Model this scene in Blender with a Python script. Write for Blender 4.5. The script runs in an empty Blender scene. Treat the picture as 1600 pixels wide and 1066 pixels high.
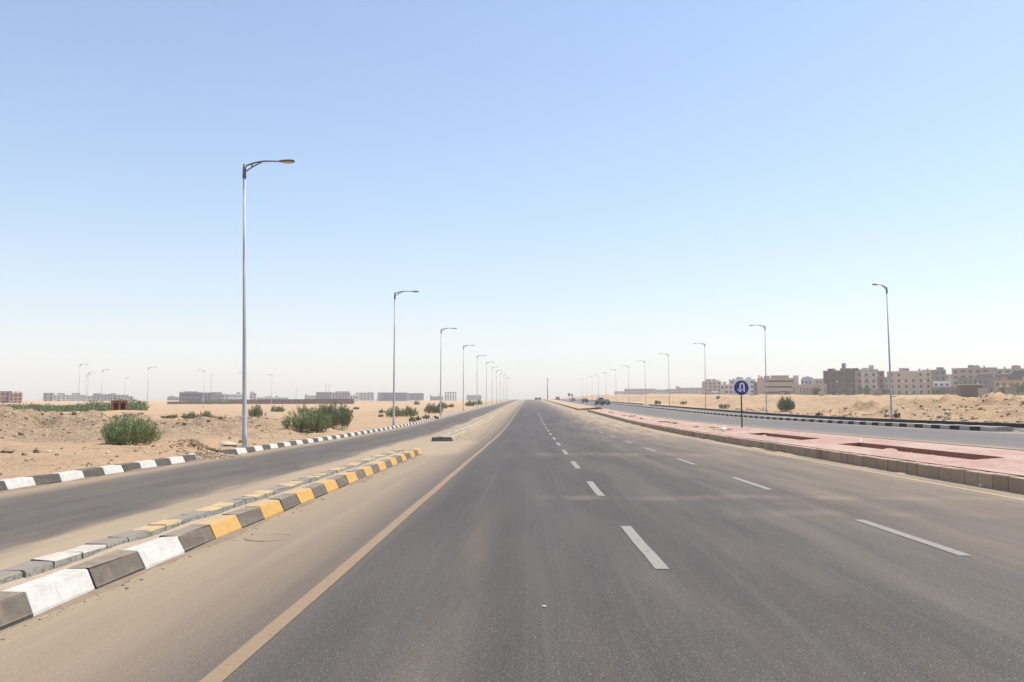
import bpy, math, random
import numpy as np
from mathutils import Vector, Matrix, Euler
random.seed(7)
R = math.radians
# ------------------------------------------------------------------ camera, sky, sun, exposure
scene = bpy.context.scene
COL = scene.collection
F = 1280.0                       # focal length in pixels of the 1600 px photograph
CAM = Vector((0, 0, 1.65))
cam_data = bpy.data.cameras.new("camera"); cam = bpy.data.objects.new("camera", cam_data); COL.objects.link(cam)
cam.location = CAM; cam.rotation_euler = (R(90 + 4.73), 0, R(1.2))
cam_data.sensor_width = 36; cam_data.lens = F / 1600 * 36; cam_data.clip_start = .1; cam_data.clip_end = 20000
scene.camera = cam
SUN_EL, SUN_AZ = 65, 72          # azimuth clockwise from +Y
world = bpy.data.worlds.new("World"); scene.world = world; world.use_nodes = True
wn = world.node_tree.nodes; wl = world.node_tree.links
sky = wn.new("ShaderNodeTexSky"); sky.sky_type = 'NISHITA'; sky.sun_disc = False
sky.sun_elevation = R(SUN_EL); sky.sun_rotation = R(SUN_AZ)
sky.altitude = 50; sky.air_density = 1.3; sky.dust_density = 1.35; sky.ozone_density = 5
wl.new(sky.outputs[0], wn["Background"].inputs[0]); wn["Background"].inputs[1].default_value = .107
sun_d = bpy.data.lights.new("sun", 'SUN'); sun = bpy.data.objects.new("sun", sun_d); COL.objects.link(sun)
sun_d.energy = 3.55; sun_d.angle = R(.5); sun_d.color = (1, .955, .88)
sdir = Vector((math.sin(R(SUN_AZ)) * math.cos(R(SUN_EL)), math.cos(R(SUN_AZ)) * math.cos(R(SUN_EL)), math.sin(R(SUN_EL))))
sun.rotation_euler = sdir.to_track_quat('Z', 'Y').to_euler(); sun.location = (0, 0, 60)
vs = scene.view_settings; vs.view_transform = 'Standard'; vs.look = 'None'; vs.exposure = .78; vs.gamma = 1
HAZE = .00035
scene.cycles.volume_bounces = 3
# ------------------------------------------------------------------ noise, profiles, ground function
def _h(ix, iy, s):
    n = (ix * 374761393 + iy * 668265263 + s * 1442695041) & 0xFFFFFFFF
    n = ((n ^ (n >> 13)) * 1274126177) & 0xFFFFFFFF
    return ((n ^ (n >> 16)) & 0xFFFF) / 65535.0
def vnoise(x, y, s=0):
    x = np.asarray(x, float); y = np.asarray(y, float)
    ix = np.floor(x).astype(np.int64); iy = np.floor(y).astype(np.int64)
    fx = x - ix; fy = y - iy; fx = fx * fx * (3 - 2 * fx); fy = fy * fy * (3 - 2 * fy)
    a = _h(ix, iy, s); b = _h(ix + 1, iy, s); c = _h(ix, iy + 1, s); d = _h(ix + 1, iy + 1, s)
    return (a + (b - a) * fx) * (1 - fy) + (c + (d - c) * fx) * fy - .5
def fbm(x, y, s=0, o=4):
    v = 0; a = 1.0
    for k in range(o):
        v = v + a * vnoise(x * 2 ** k + 17.3 * k, y * 2 ** k - 9.1 * k, s + k); a *= .5
    return v
def sm(e0, e1, x):
    t = np.clip((np.asarray(x, float) - e0) / (e1 - e0), 0, 1); return t * t * (3 - 2 * t)
_T = np.arange(-100, 4200, 1.0)
def table(pts, w=25):
    v = np.interp(_T, [p[0] for p in pts], [p[1] for p in pts])
    p = np.pad(v, w, mode='edge'); k = np.ones(2 * w + 1) / (2 * w + 1)
    return np.convolve(p, k, 'valid')
_M = table([(-100, 0), (62, 0), (520, 7.55), (900, 9.2), (4000, 30)], 22)
_Rt = table([(-100, .55), (40, .54), (65, .58), (87, .75), (109, 1.05), (153, 1.78), (520, 7.8), (900, 9.6), (4000, 31)], 10)
_L = table([(-100, .2), (60, .25), (100, .55), (200, 1.55), (365, 3.9), (800, 9.6), (4000, 43)], 25)
_E = table([(-100, 1.0), (60, 1.05), (75, 1.35), (100, 1.85), (150, 2.0), (300, 2.3), (500, 2.5), (900, 4.4), (4000, 14)], 12)
zM = lambda y: np.interp(y, _T, _M)
zR = lambda y: np.interp(y, _T, _Rt)
zL = lambda y: np.interp(y, _T, _L)
def Xk(y):                                        # line of the left striped kerb
    return -10.5 - .9 * np.exp(-((np.asarray(y, float) - 27.7) / .9) ** 2)
def seg_d(x, y, ax, ay, bx, by):
    t = np.clip(((x - ax) * (bx - ax) + (y - ay) * (by - ay)) / ((bx - ax) ** 2 + (by - ay) ** 2), 0, 1)
    return np.hypot(x - ax - t * (bx - ax), y - ay - t * (by - ay)), t
_hr = random.Random(21); HUM = []
for _i in range(30):
    _t = _hr.random(); HUM.append((-36 + 21.5 * _t + _hr.gauss(0, .8), 37.8 + 10.5 * _t + _hr.gauss(0, 2.4), _hr.uniform(.15, .5) * (1 if _t < .55 else .45), _hr.uniform(.6, 1.7)))
_hr = random.Random(22); HUM2 = [(_hr.uniform(31, 41), _hr.uniform(44, 100), _hr.uniform(.2, .6), _hr.uniform(.8, 2.0)) for _i in range(34)]
def in_median(y):
    y = np.asarray(y, float)
    return ((y < 136) | ((y > 147.5) & (y < 520)))
def G(x, y):
    x = np.asarray(x, float); y = np.asarray(y, float)
    m = zM(y); r = zR(y)
    # left desert
    u = np.clip(Xk(y) - .25 - x, 0, None)
    left = m + .17 * sm(0, .1, u) + (zL(y) - m - .17) * sm(0, 26, u)
    d, t = seg_d(x, y, -30, 41, -16.3, 49.5)
    hb = .95 - .15 * t
    rough = fbm(x / 1.6, y / 1.6, 3, 4)
    left = left + hb * np.exp(-(d / 3.4) ** 2) * (1 + .55 * fbm(x / 3, y / 3, 5, 3)) + .62 * rough * np.exp(-(d / 5.5) ** 2)
    d2, t2 = seg_d(x, y, -80, 44, -30, 41)
    left = left + .22 * np.exp(-(d2 / 4.5) ** 2) * (1 + .5 * fbm(x / 3, y / 3, 8, 3)) + .25 * rough * np.exp(-(d2 / 5) ** 2)
    left = left + .3 * fbm(x / .9, y / .9, 31, 3) * np.exp(-(np.minimum(d, d2) / 6.5) ** 2)
    d3, t3 = seg_d(x, y, -62, 86, -34, 92)
    left = left + .55 * np.exp(-(d3 / 9) ** 2)
    hs = 0
    for cx, cy, hh, rr in HUM: hs = hs + hh * np.exp(-(((x - cx) / rr) ** 2 + ((y - cy) / (rr * 1.1)) ** 2))
    left = left + hs * (1 + 1.1 * fbm(x / .8, y / .8, 37, 3)); hs = 0
    for cx, cy, hh, rr in ((-11.6, 27.9, .3, .8), (-12.4, 27.2, .2, 1.0), (-24, 33.5, .25, 2.5), (-15.5, 37.5, .3, 2.2), (-15.2, 56, .25, 3), (-13.2, 47, .12, 3), (-55, 110, .75, 7)):
        left = left + hh * np.exp(-(((x - cx) / rr) ** 2 + ((y - cy) / (rr * .9)) ** 2))
    left = left + sm(0, 4, u) * (.10 * fbm(x / 2.2, y / 2.2, 11, 3) + .22 * fbm(x / 9, y / 14, 13, 3) * sm(0, 14, u) + .8 * fbm(x / 60, y / 90, 14, 2) * sm(40, 120, u) ) + .03 * fbm(x / .5, y / .5, 15, 2) * sm(0, .6, u)
    # right desert
    v = np.clip(x - 28.6, 0, None)
    E = np.interp(y, _T, _E)
    right = r + .2 * sm(0, .2, v) + (E - .2) * sm(4.5, 15.5, v + 2.2 * fbm(x / 14, y / 18, 21, 3))
    for cx, cy, hh, rr in HUM2: hs = hs + hh * np.exp(-(((x - cx) / rr) ** 2 + ((y - cy) / (rr * 1.6)) ** 2))
    right = right + hs * sm(.3, 1.5, v) * (1 + fbm(x / .8, y / .9, 38, 3))
    E2 = sm(3, 7, v) * sm(60, 20, v); right = right + E2 * (.75 * fbm(x / 30, y / 9, 33, 3) + .5 * fbm(x / 3.5, y / 2.2, 34, 5))
    for cx, cy, hh, rx, ry in ((37, 58, .95, 2.6, 5), (38.5, 66, .9, 2.6, 5), (36.5, 51, .8, 2.5, 4), (40, 75, .5, 3, 5), (42, 60, .55, 3, 5)):
        q = np.exp(-(((x - cx) / rx) ** 2 + ((y - cy) / ry) ** 2))
        right = right + hh * q * (1 + .9 * fbm(x / 1.3, y / 1.5, 23, 4))
    right = right + sm(0, 3, v) * (.16 * fbm(x / 2.6, y / 3, 25, 4) + .5 * fbm(x / 22, y / 40, 26, 3) * sm(6, 16, v)) + .9 * fbm(x / 70, y / 90, 27, 2) * sm(30, 120, v)
    # median strip between the carriageways
    w = np.clip((x - 9.6) / 3.6, 0, 1)
    med = m + (r - m) * w + np.where(in_median(y), .3 * (1 - sm(.85, 1.05, w)) * sm(0, .02, w), 0)
    g = np.where(x < Xk(y) - .25, left, np.where(x < 9.6, m, np.where(x < 13.3, med, np.where(x < 28.6, r, right))))
    return g
rotm = cam.rotation_euler.to_matrix()
def ray(px, py):
    v = rotm @ Vector(((px - 800) / F, -(py - 533) / F, -1)); return v / v.y
def at_y(px, py, Y): return CAM + ray(px, py) * Y
def at(px, py, y0=6.0):
    v = ray(px, py); ys = np.concatenate([np.arange(y0, 200, .2), np.arange(200, 2400, 2.)])
    gap = (CAM.z + v.z * ys) - G(CAM.x + v.x * ys, ys)
    i = np.argmax(gap < 0) if (gap < 0).any() else len(ys) - 1
    p = CAM + v * float(ys[i]); p.z = float(G(p.x, p.y)); return p
gz = lambda x, y: float(G(x, y))
# ------------------------------------------------------------------ node helpers and materials
class NT:
    def __init__(s, name):
        s.m = bpy.data.materials.new(name); s.m.use_nodes = True
        s.t = s.m.node_tree; s.b = s.t.nodes["Principled BSDF"]
    def n(s, typ, ins=None, **kw):
        nd = s.t.nodes.new(typ)
        for k, v in kw.items(): setattr(nd, k, v)
        for k, v in (ins or {}).items(): s.put(nd.inputs[k], v)
        return nd
    def put(s, sock, v):
        if isinstance(v, bpy.types.NodeSocket): s.t.links.new(v, sock)
        elif hasattr(v, 'outputs'): s.t.links.new(v.outputs[0], sock)
        else: sock.default_value = v
    def math(s, op, a, b=0.0, clamp=False):
        nd = s.n("ShaderNodeMath", {0: a, 1: b}, operation=op); nd.use_clamp = clamp; return nd.outputs[0]
    def mix(s, f, a, b):
        nd = s.n("ShaderNodeMix", data_type='RGBA'); s.put(nd.inputs[0], f)
        s.put(nd.inputs[6], c4(a)); s.put(nd.inputs[7], c4(b)); return nd.outputs[2]
    def rng(s, v, a, b, c=0.0, d=1.0, smooth=True):
        nd = s.n("ShaderNodeMapRange", {0: v, 1: a, 2: b, 3: c, 4: d}); nd.clamp = True
        if smooth: nd.interpolation_type = 'SMOOTHSTEP'
        return nd.outputs[0]
    def pos(s, sc=(1, 1, 1), obj=True):
        tc = s.n("ShaderNodeTexCoord"); return s.n("ShaderNodeMapping", {0: tc.outputs['Object'], 3: sc}).outputs[0]
    def wpos(s, sc=(1, 1, 1)):
        g = s.n("ShaderNodeNewGeometry"); return s.n("ShaderNodeMapping", {0: g.outputs['Position'], 3: sc}).outputs[0]
    def noise(s, vec, scale, detail=4, rough=.55):
        return s.n("ShaderNodeTexNoise", {'Vector': vec, 'Scale': scale, 'Detail': detail, 'Roughness': rough}).outputs[0]
    def bump(s, h, strength=.4, dist=.02):
        b = s.n("ShaderNodeBump", {'Height': h, 'Strength': strength, 'Distance': dist}); s.put(s.b.inputs['Normal'], b.outputs[0])
    def out(s, col, rough=.8, metal=0.0, spec=.3):
        s.put(s.b.inputs['Base Color'], c4(col)); s.put(s.b.inputs['Roughness'], rough)
        s.b.inputs['Metallic'].default_value = metal; s.b.inputs['Specular IOR Level'].default_value = spec; return s.m
def c4(c): return (*c, 1) if isinstance(c, tuple) and len(c) == 3 else c
DUST = (.40, .295, .20)
def plain(name, col, rough=.7, var=.15, scale=3, metal=0.0, dust=0.0, spec=.3, bump=0.0):
    t = NT(name); w = t.wpos(); nz = t.noise(w, scale, 5)
    c = t.mix(nz, tuple(x * (1 - var) for x in col), tuple(min(1, x * (1 + var)) for x in col))
    if dust:
        g = t.n("ShaderNodeNewGeometry"); z = t.n("ShaderNodeSeparateXYZ", {0: g.outputs['Normal']}).outputs[2]
        f = t.math('MULTIPLY', t.rng(z, .15, 1.0), t.rng(t.noise(w, 5, 5), .3, .62, .55, 1.0)); c = t.mix(t.math('MULTIPLY', f, dust), c, DUST)
    if bump: t.bump(t.noise(w, 60, 3), bump, .01)
    return t.out(c, rough, metal, spec)
M = {}
# sand
def sand_mat():
    t = NT("desert_sand"); w = t.wpos()
    a = t.noise(w, .12, 5, .6); b = t.noise(w, 1.1, 6, .65); c = t.noise(w, 9, 5, .7)
    col = t.mix(t.rng(a, .38, .62), (.42, .29, .175), (.47, .31, .18))
    col = t.mix(t.math('MULTIPLY', t.rng(b, .48, .68), .55), col, (.29, .21, .145))
    col = t.mix(t.math('MULTIPLY', t.rng(c, .55, .75), .5), col, (.27, .205, .145))
    col = t.mix(t.math('MULTIPLY', t.rng(c, .42, .25), .35), col, (.47, .345, .23))
    # the near left berm is greyer spoil; mottled tones paint in its relief shading
    s = t.n("ShaderNodeSeparateXYZ", {0: w}); x = s.outputs[0]; y = s.outputs[1]
    yy = t.math('ADD', y, t.math('MULTIPLY', t.math('SUBTRACT', b, .5), 9.0))
    sp = t.math('MULTIPLY', t.rng(x, -13, -17), t.math('MULTIPLY', t.rng(yy, 33, 37), t.rng(yy, 56, 50)))
    col = t.mix(t.math('MULTIPLY', sp, .8), col, t.mix(t.rng(t.math('ADD', t.math('MULTIPLY', c, .5), t.math('MULTIPLY', t.noise(w, 2.6, 5, .75), .5)), .38, .62), (.18, .125, .08), (.42, .31, .205)))
    undercut_shade = t.noise(t.wpos((1, .5, 1)), .32, 6, .7); col = t.mix(t.math('MULTIPLY', t.rng(undercut_shade, .5, .68), .5), col, (.29, .19, .115)); e = t.noise(w, 3.4, 5, .7); h = t.math('ADD', t.math('ADD', t.math('MULTIPLY', b, 1.0), t.math('MULTIPLY', e, .8)), t.math('MULTIPLY', c, .35))  # stretched dark patches paint undercut shadow bands into the sand colour
    col = t.mix(t.math('MULTIPLY', t.rng(e, .56, .72), .45), col, (.25, .18, .12))
    t.bump(h, .95, .22)
    return t.out(col, .95, 0, .1)
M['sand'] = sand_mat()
def road_mat(name, ramp, light=0.0, near=True):
    t = NT(name); w = t.wpos(); s = t.n("ShaderNodeSeparateXYZ", {0: w}); x = s.outputs[0]; y = s.outputs[1]
    big = t.noise(t.wpos((.9, .09, 1)), 1.0, 5, .6)
    med = t.noise(t.wpos((1, .13, 1)), 1.5, 6, .62)
    fine = t.noise(w, 85, 2, .8)
    vor = t.n("ShaderNodeTexVoronoi", {'Vector': w, 'Scale': 110.0}); rnd = t.n("ShaderNodeSeparateColor", {0: vor.outputs['Color']}).outputs[0]
    col = t.mix(t.rng(big, .35, .65), (.047 + light, .0385 + light, .033 + light), (.073 + light, .0605 + light, .052 + light))
    st1 = t.noise(t.wpos((3.2, .035, 1)), 1.0, 5, .7); col = t.mix(t.math('MULTIPLY', t.rng(st1, .5, .68), .55), col, (.036 + light, .030 + light, .026 + light)); col = t.mix(t.math('MULTIPLY', t.rng(st1, .5, .34), .4), col, (.115 + light, .098 + light, .082 + light))
    col = t.mix(t.math('MULTIPLY', t.rng(fine, .48, .66), .6), col, (.16 + light, .147 + light, .135 + light))
    col = t.mix(t.math('MULTIPLY', t.rng(fine, .48, .34), .7), col, (.022, .02, .019))
    col = t.mix(t.math('MULTIPLY', t.rng(rnd, .945, .97), .34), col, (.30, .285, .26))
    # wheel tracks polished darker, along the lanes
    wx = t.math('ADD', x, t.math('MULTIPLY', t.math('SUBTRACT', big, .5), .7))
    rp = t.n("ShaderNodeValToRGB"); x0, x1 = ramp[0][0], ramp[-1][0]
    t.put(rp.inputs[0], t.rng(t.math('ADD', wx, t.math('MULTIPLY', t.math('SUBTRACT', med, .5), 1.1)), x0, x1, 0, 1, False))
    els = rp.color_ramp.elements
    while len(els) < len(ramp): els.new(.5)
    for e, (px, v) in zip(els, ramp): e.position = (px - x0) / (x1 - x0); e.color = (v, v, v, 1)
    dust = t.math('ADD', t.math('ADD', rp.outputs[0], t.math('MULTIPLY', t.math('SUBTRACT', med, .5), .42)), t.math('MULTIPLY', t.math('SUBTRACT', st1, .5), .7))
    dust = t.math('MULTIPLY', dust, t.rng(rp.outputs[0], .0, .08))
    if near:
        # drifted sand on the right third farther on, a sandy band at the mouth of the gap
        far = t.math('MULTIPLY', t.rng(y, 28, 90), t.rng(t.math('ADD', x, t.math('MULTIPLY', t.math('SUBTRACT', med, .5), 4.0)), 4.2, 8.5))
        dust = t.math('ADD', dust, t.math('MULTIPLY', far, t.rng(med, .3, .6, .3, 1.1)))
        gap = t.math('MULTIPLY', t.math('MULTIPLY', t.rng(y, 28.5, 31.5), t.rng(y, 45, 41)), t.math('MULTIPLY', t.rng(x, -7.2, -5.6), t.rng(x, -2.2, -3.2)))
        dust = t.math('ADD', dust, t.math('MULTIPLY', gap, .45))
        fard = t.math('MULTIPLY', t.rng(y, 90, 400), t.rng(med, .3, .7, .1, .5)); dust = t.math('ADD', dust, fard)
        for y0, wd, a, xa, xb in ((15.6, .6, .19, -.3, .8), (13.2, .6, .16, 2.2, 4.5), (30, 1.6, .2, -1.5, 1)):
            wob = t.math('MULTIPLY', t.math('SUBTRACT', t.noise(t.wpos((.25, .02, 1)), 1.3, 3), .5), 2.6)
            dy = t.math('ABSOLUTE', t.math('SUBTRACT', t.math('SUBTRACT', y, y0), wob))
            st = t.math('MULTIPLY', t.math('MULTIPLY', t.rng(dy, wd, 0), t.rng(x, xa, xb)), t.rng(med, .32, .62, .1, 1.1))
            dust = t.math('ADD', dust, t.math('MULTIPLY', st, a))
        # old tyre path of dust in the left lane
        px = t.math('ABSOLUTE', t.math('ADD', wx, .62)); tp = t.math('MULTIPLY', t.rng(px, .28, 0), t.rng(y, 14, 8))
        dust = t.math('ADD', dust, t.math('MULTIPLY', tp, t.rng(med, .35, .6, .06, .17)))
    dust = t.math('MULTIPLY', t.math('MAXIMUM', dust, 0.0), t.rng(fine, .3, .65, .75, 1.1), True)
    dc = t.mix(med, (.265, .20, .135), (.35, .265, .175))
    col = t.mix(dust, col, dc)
    t.bump(fine, .35, .006)
    return t.out(col, t.rng(dust, 0, 1, .78, .95), 0, .18)
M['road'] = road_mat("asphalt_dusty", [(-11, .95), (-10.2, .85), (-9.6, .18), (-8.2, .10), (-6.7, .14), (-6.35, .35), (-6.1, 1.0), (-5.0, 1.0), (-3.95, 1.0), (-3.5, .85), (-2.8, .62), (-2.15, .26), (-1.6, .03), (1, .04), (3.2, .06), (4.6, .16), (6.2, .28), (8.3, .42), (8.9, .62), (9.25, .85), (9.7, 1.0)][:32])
M['road_right'] = road_mat("asphalt_pale", [(13, 1.0), (13.5, .9), (14.1, .25), (15.5, .08), (20.5, .08), (21.6, .2), (22.1, .85), (22.6, 1.0), (23.6, .4), (25, .12), (27.3, .15), (27.9, .5), (28.4, .9)], .055, False)
def paint_line(name, col, lo, hi):
    t = NT(name); w = t.wpos(); n = t.noise(w, 22, 6, .8); n2 = t.noise(w, 2.5, 4); f = t.rng(t.math('ADD', n, t.math('MULTIPLY', t.math('SUBTRACT', n2, .5), .35)), lo, hi)
    c = t.mix(n2, tuple(x * .85 for x in col), col); c = t.mix(f, c, (.085, .075, .065)); return t.out(c, .85, 0, .2)
M['white_line'] = paint_line("lane_paint", (.265, .245, .215), .53, .74)
M['edge_line'] = paint_line("dusty_edge_paint", (.265, .185, .115), .5, .8)
M['edge_line_pale'] = plain("pale_edge_paint", (.37, .28, .185), .8, .18, 5)
def kerb_mat(name, col, worn, dust):
    t = NT(name); w = t.wpos(); n1 = t.noise(w, 7, 6, .7); n2 = t.noise(w, 40, 4, .7)
    c = t.mix(t.rng(n1, .35, .7), col, tuple(x * .82 for x in col))
    c = t.mix(t.math('MULTIPLY', t.rng(n2, .62, .72), worn), c, (.34, .31, .27))
    c = t.mix(t.math('MULTIPLY', t.rng(t.noise(t.wpos((1, 1, .35)), 16, 5, .7), .5, .72), worn * .6), c, (.30, .245, .18))
    g = t.n("ShaderNodeNewGeometry"); z = t.n("ShaderNodeSeparateXYZ", {0: g.outputs['Normal']}).outputs[2]
    f = t.math('MULTIPLY', t.rng(z, .12, .8, .0, 1.0, False), t.rng(n1, .3, .62, .55, 1.0))
    c = t.mix(t.math('MULTIPLY', f, dust), c, (.36, .28, .19)); t.bump(n2, .35, .008)
    return t.out(c, .85, 0, .2)
M['k_white'] = kerb_mat("kerb_white_paint", (.56, .54, .50), .5, .42)
M['k_black'] = kerb_mat("kerb_black_paint", (.062, .058, .055), .5, .62)
M['k_yellow'] = kerb_mat("kerb_yellow_paint", (.56, .30, .05), .5, .75)
M['k_black3'] = kerb_mat('kerb_black_paint_clean', (.045, .043, .042), .4, .34)
M['k_greypaint'] = kerb_mat("kerb_grey_paint", (.42, .39, .36), .6, .4)
M['k_black2'] = kerb_mat("kerb_black_paint_and_end_shade", (.035, .036, .04), .5, .35)
M['top_yellow'] = kerb_mat("kerb_top_yellow", (.52, .35, .15), .7, .5)
M['top_black'] = kerb_mat("kerb_top_black", (.15, .145, .14), .7, .45)
M['top_white'] = kerb_mat("kerb_top_white", (.52, .49, .43), .7, .4)
M['k_faded_black'] = kerb_mat('kerb_faded_grey', (.24, .20, .155), .5, .75)
M['k_faded_yellow'] = kerb_mat('kerb_faded_yellow', (.46, .33, .17), .6, .8)
def mortar_mat():
    t = NT("rough_mortar"); w = t.wpos(); n = t.noise(w, 18, 6, .75)
    c = t.mix(t.rng(n, .35, .65), (.19, .18, .15), (.40, .38, .32)); t.bump(n, .8, .03); return t.out(c, .95, 0, .1)
M['mortar'] = mortar_mat()
def concrete_mat(name, a, b, stain):
    t = NT(name); w = t.wpos(); n = t.noise(w, 2.3, 6, .65); n2 = t.noise(w, 30, 4)
    oi = t.n("ShaderNodeObjectInfo").outputs['Random']
    c = t.mix(n, a, b); c = t.mix(t.math('MULTIPLY', t.rng(t.noise(w, 1.1, 4), .56, .68), .6), c, stain)
    c = t.mix(t.math('MULTIPLY', oi, .35), c, tuple(x * .5 for x in a))
    g = t.n("ShaderNodeNewGeometry"); z = t.n("ShaderNodeSeparateXYZ", {0: g.outputs['Normal']}).outputs[2]
    c = t.mix(t.math('MULTIPLY', t.rng(z, .3, .9), .8), c, (.38, .27, .2))
    t.bump(n2, .4, .01); return t.out(c, .92, 0, .15)
M['k_concrete'] = concrete_mat("median_kerb_concrete", (.36, .255, .17), (.47, .345, .235), (.30, .13, .09))
def pink_mat():
    t = NT("pink_block_paving"); w = t.wpos()
    br = t.n("ShaderNodeTexBrick", {'Vector': t.n("ShaderNodeMapping", {0: w, 2: (0, 0, R(90))}).outputs[0], 'Scale': 1.0, 'Mortar Size': .011, 'Brick Width': .22, 'Row Height': .11, 'Color1': (.32, .165, .13, 1), 'Color2': (.42, .26, .21, 1), 'Mortar': (.30, .20, .16, 1)})
    n = t.noise(t.wpos((1, .4, 1)), 1.0, 6, .65)
    s = t.n("ShaderNodeSeparateXYZ", {0: w}); y = s.outputs[1]; x = s.outputs[0]
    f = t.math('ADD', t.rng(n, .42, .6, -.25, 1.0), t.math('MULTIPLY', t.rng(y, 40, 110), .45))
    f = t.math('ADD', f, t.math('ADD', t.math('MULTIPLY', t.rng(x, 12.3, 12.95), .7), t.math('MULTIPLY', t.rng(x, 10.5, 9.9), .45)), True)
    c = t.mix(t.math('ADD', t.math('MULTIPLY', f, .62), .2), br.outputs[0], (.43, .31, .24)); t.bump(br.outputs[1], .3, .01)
    return t.out(c, .9, 0, .15)
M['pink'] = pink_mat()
M['soil'] = plain("pit_soil", (.30, .19, .13), .95, .35, 6)
M['soil_drift'] = plain('drifted_soil', (.20, .145, .10), .95, .35, 9)
M['pit_wall'] = plain("pit_edge_stone", (.27, .12, .085), .9, .3, 6)
M['sandtop'] = plain("median_sand", (.40, .27, .165), .95, .2, 2)
M['infill'] = plain("kerb_infill", (.32, .255, .185), .95, .25, 7)
M['cover'] = plain('dusty_cast_iron', (.29, .225, .155), .95, .22, 9, bump=.4)
M['galv'] = plain("galvanised_steel", (.46, .45, .445), .7, .14, 2, 0)
M['bracket'] = plain("bracket_steel", (.17, .155, .145), .5, .2, 3, .3)
M['lens'] = plain("lamp_lens", (.55, .42, .28), .35, .1, 6)
M['far_steel'] = plain("dull_pole_steel", (.30, .28, .25), .6, .1, 2)
M['sign_blue'] = plain("sign_blue", (.045, .043, .21), .45, .12, 6)
M['sign_white'] = plain("sign_white", (.72, .72, .74), .45, .06, 6)
M['sign_back'] = plain("sign_grey_back", (.28, .29, .29), .5, .1, 6)
M['sign_post'] = plain("sign_post_paint", (.085, .075, .068), .6, .2, 6)
M['stone'] = plain("desert_stone", (.34, .24, .155), .95, .35, 3, bump=.5)
M['stone_dark'] = plain("rubble_stone", (.235, .175, .125), .95, .4, 4, bump=.5)
M['stone_pale'] = plain("pale_limestone", (.45, .365, .26), .95, .2, 4, bump=.5)
M['litter'] = plain("white_litter", (.75, .74, .72), .6, .1, 8)
M['rust'] = plain("rusty_orange_sheet", (.30, .085, .03), .8, .35, 2)
M['dark'] = plain("dark_interior", (.02, .018, .017), .9, .2, 3)
M['stem'] = plain("woody_stem", (.13, .095, .065), .9, .3, 8)
def leaf_mat(name, a, b):
    t = NT(name); g = t.n("ShaderNodeNewGeometry"); c = t.mix(g.outputs['Random Per Island'], a, b)
    c = t.mix(t.math('MULTIPLY', t.rng(t.noise(t.wpos(), 2.2, 3), .35, .65), .5), c, tuple(x * .62 for x in a))
    t.out(c, .75, 0, .2); t.b.inputs['Subsurface Weight'].default_value = 0
    return t.m
M['leaf'] = leaf_mat("tamarisk_leaf", (.18, .21, .085), (.37, .41, .19))
M['leaf_olive'] = leaf_mat("olive_leaf", (.165, .175, .085), (.30, .305, .165))
M['leaf_dry'] = leaf_mat("dry_scrub", (.16, .115, .07), (.28, .20, .12))
M['leaf_green'] = leaf_mat("green_scrub", (.11, .15, .055), (.21, .26, .10))
M['glass'] = plain("dark_window_glass", (.035, .035, .04), .3, .2, 1)
M['shutter'] = plain("window_shutter", (.16, .12, .10), .7, .2, 1)
M['tyre'] = plain("tyre_rubber", (.02, .02, .02), .85, .1, 6)
M['rim'] = plain("wheel_rim", (.4, .4, .4), .4, .1, 6, .6)
M['tail'] = plain("tail_lamp", (.35, .02, .015), .3, .1, 6)
M['bumper'] = plain("bumper_plastic", (.06, .06, .06), .6, .1, 6)
M['brick_wall'] = plain("boundary_wall_brick", (.20, .125, .095), .95, .25, .6)
M['wood_post'] = plain("fence_post_timber", (.27, .22, .18), .9, .2, 3)
def paint(name, col): 
    if name not in M: M[name] = plain(name, col, .5, .05, 3, 0, 0, .25)
    return M[name]
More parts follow.
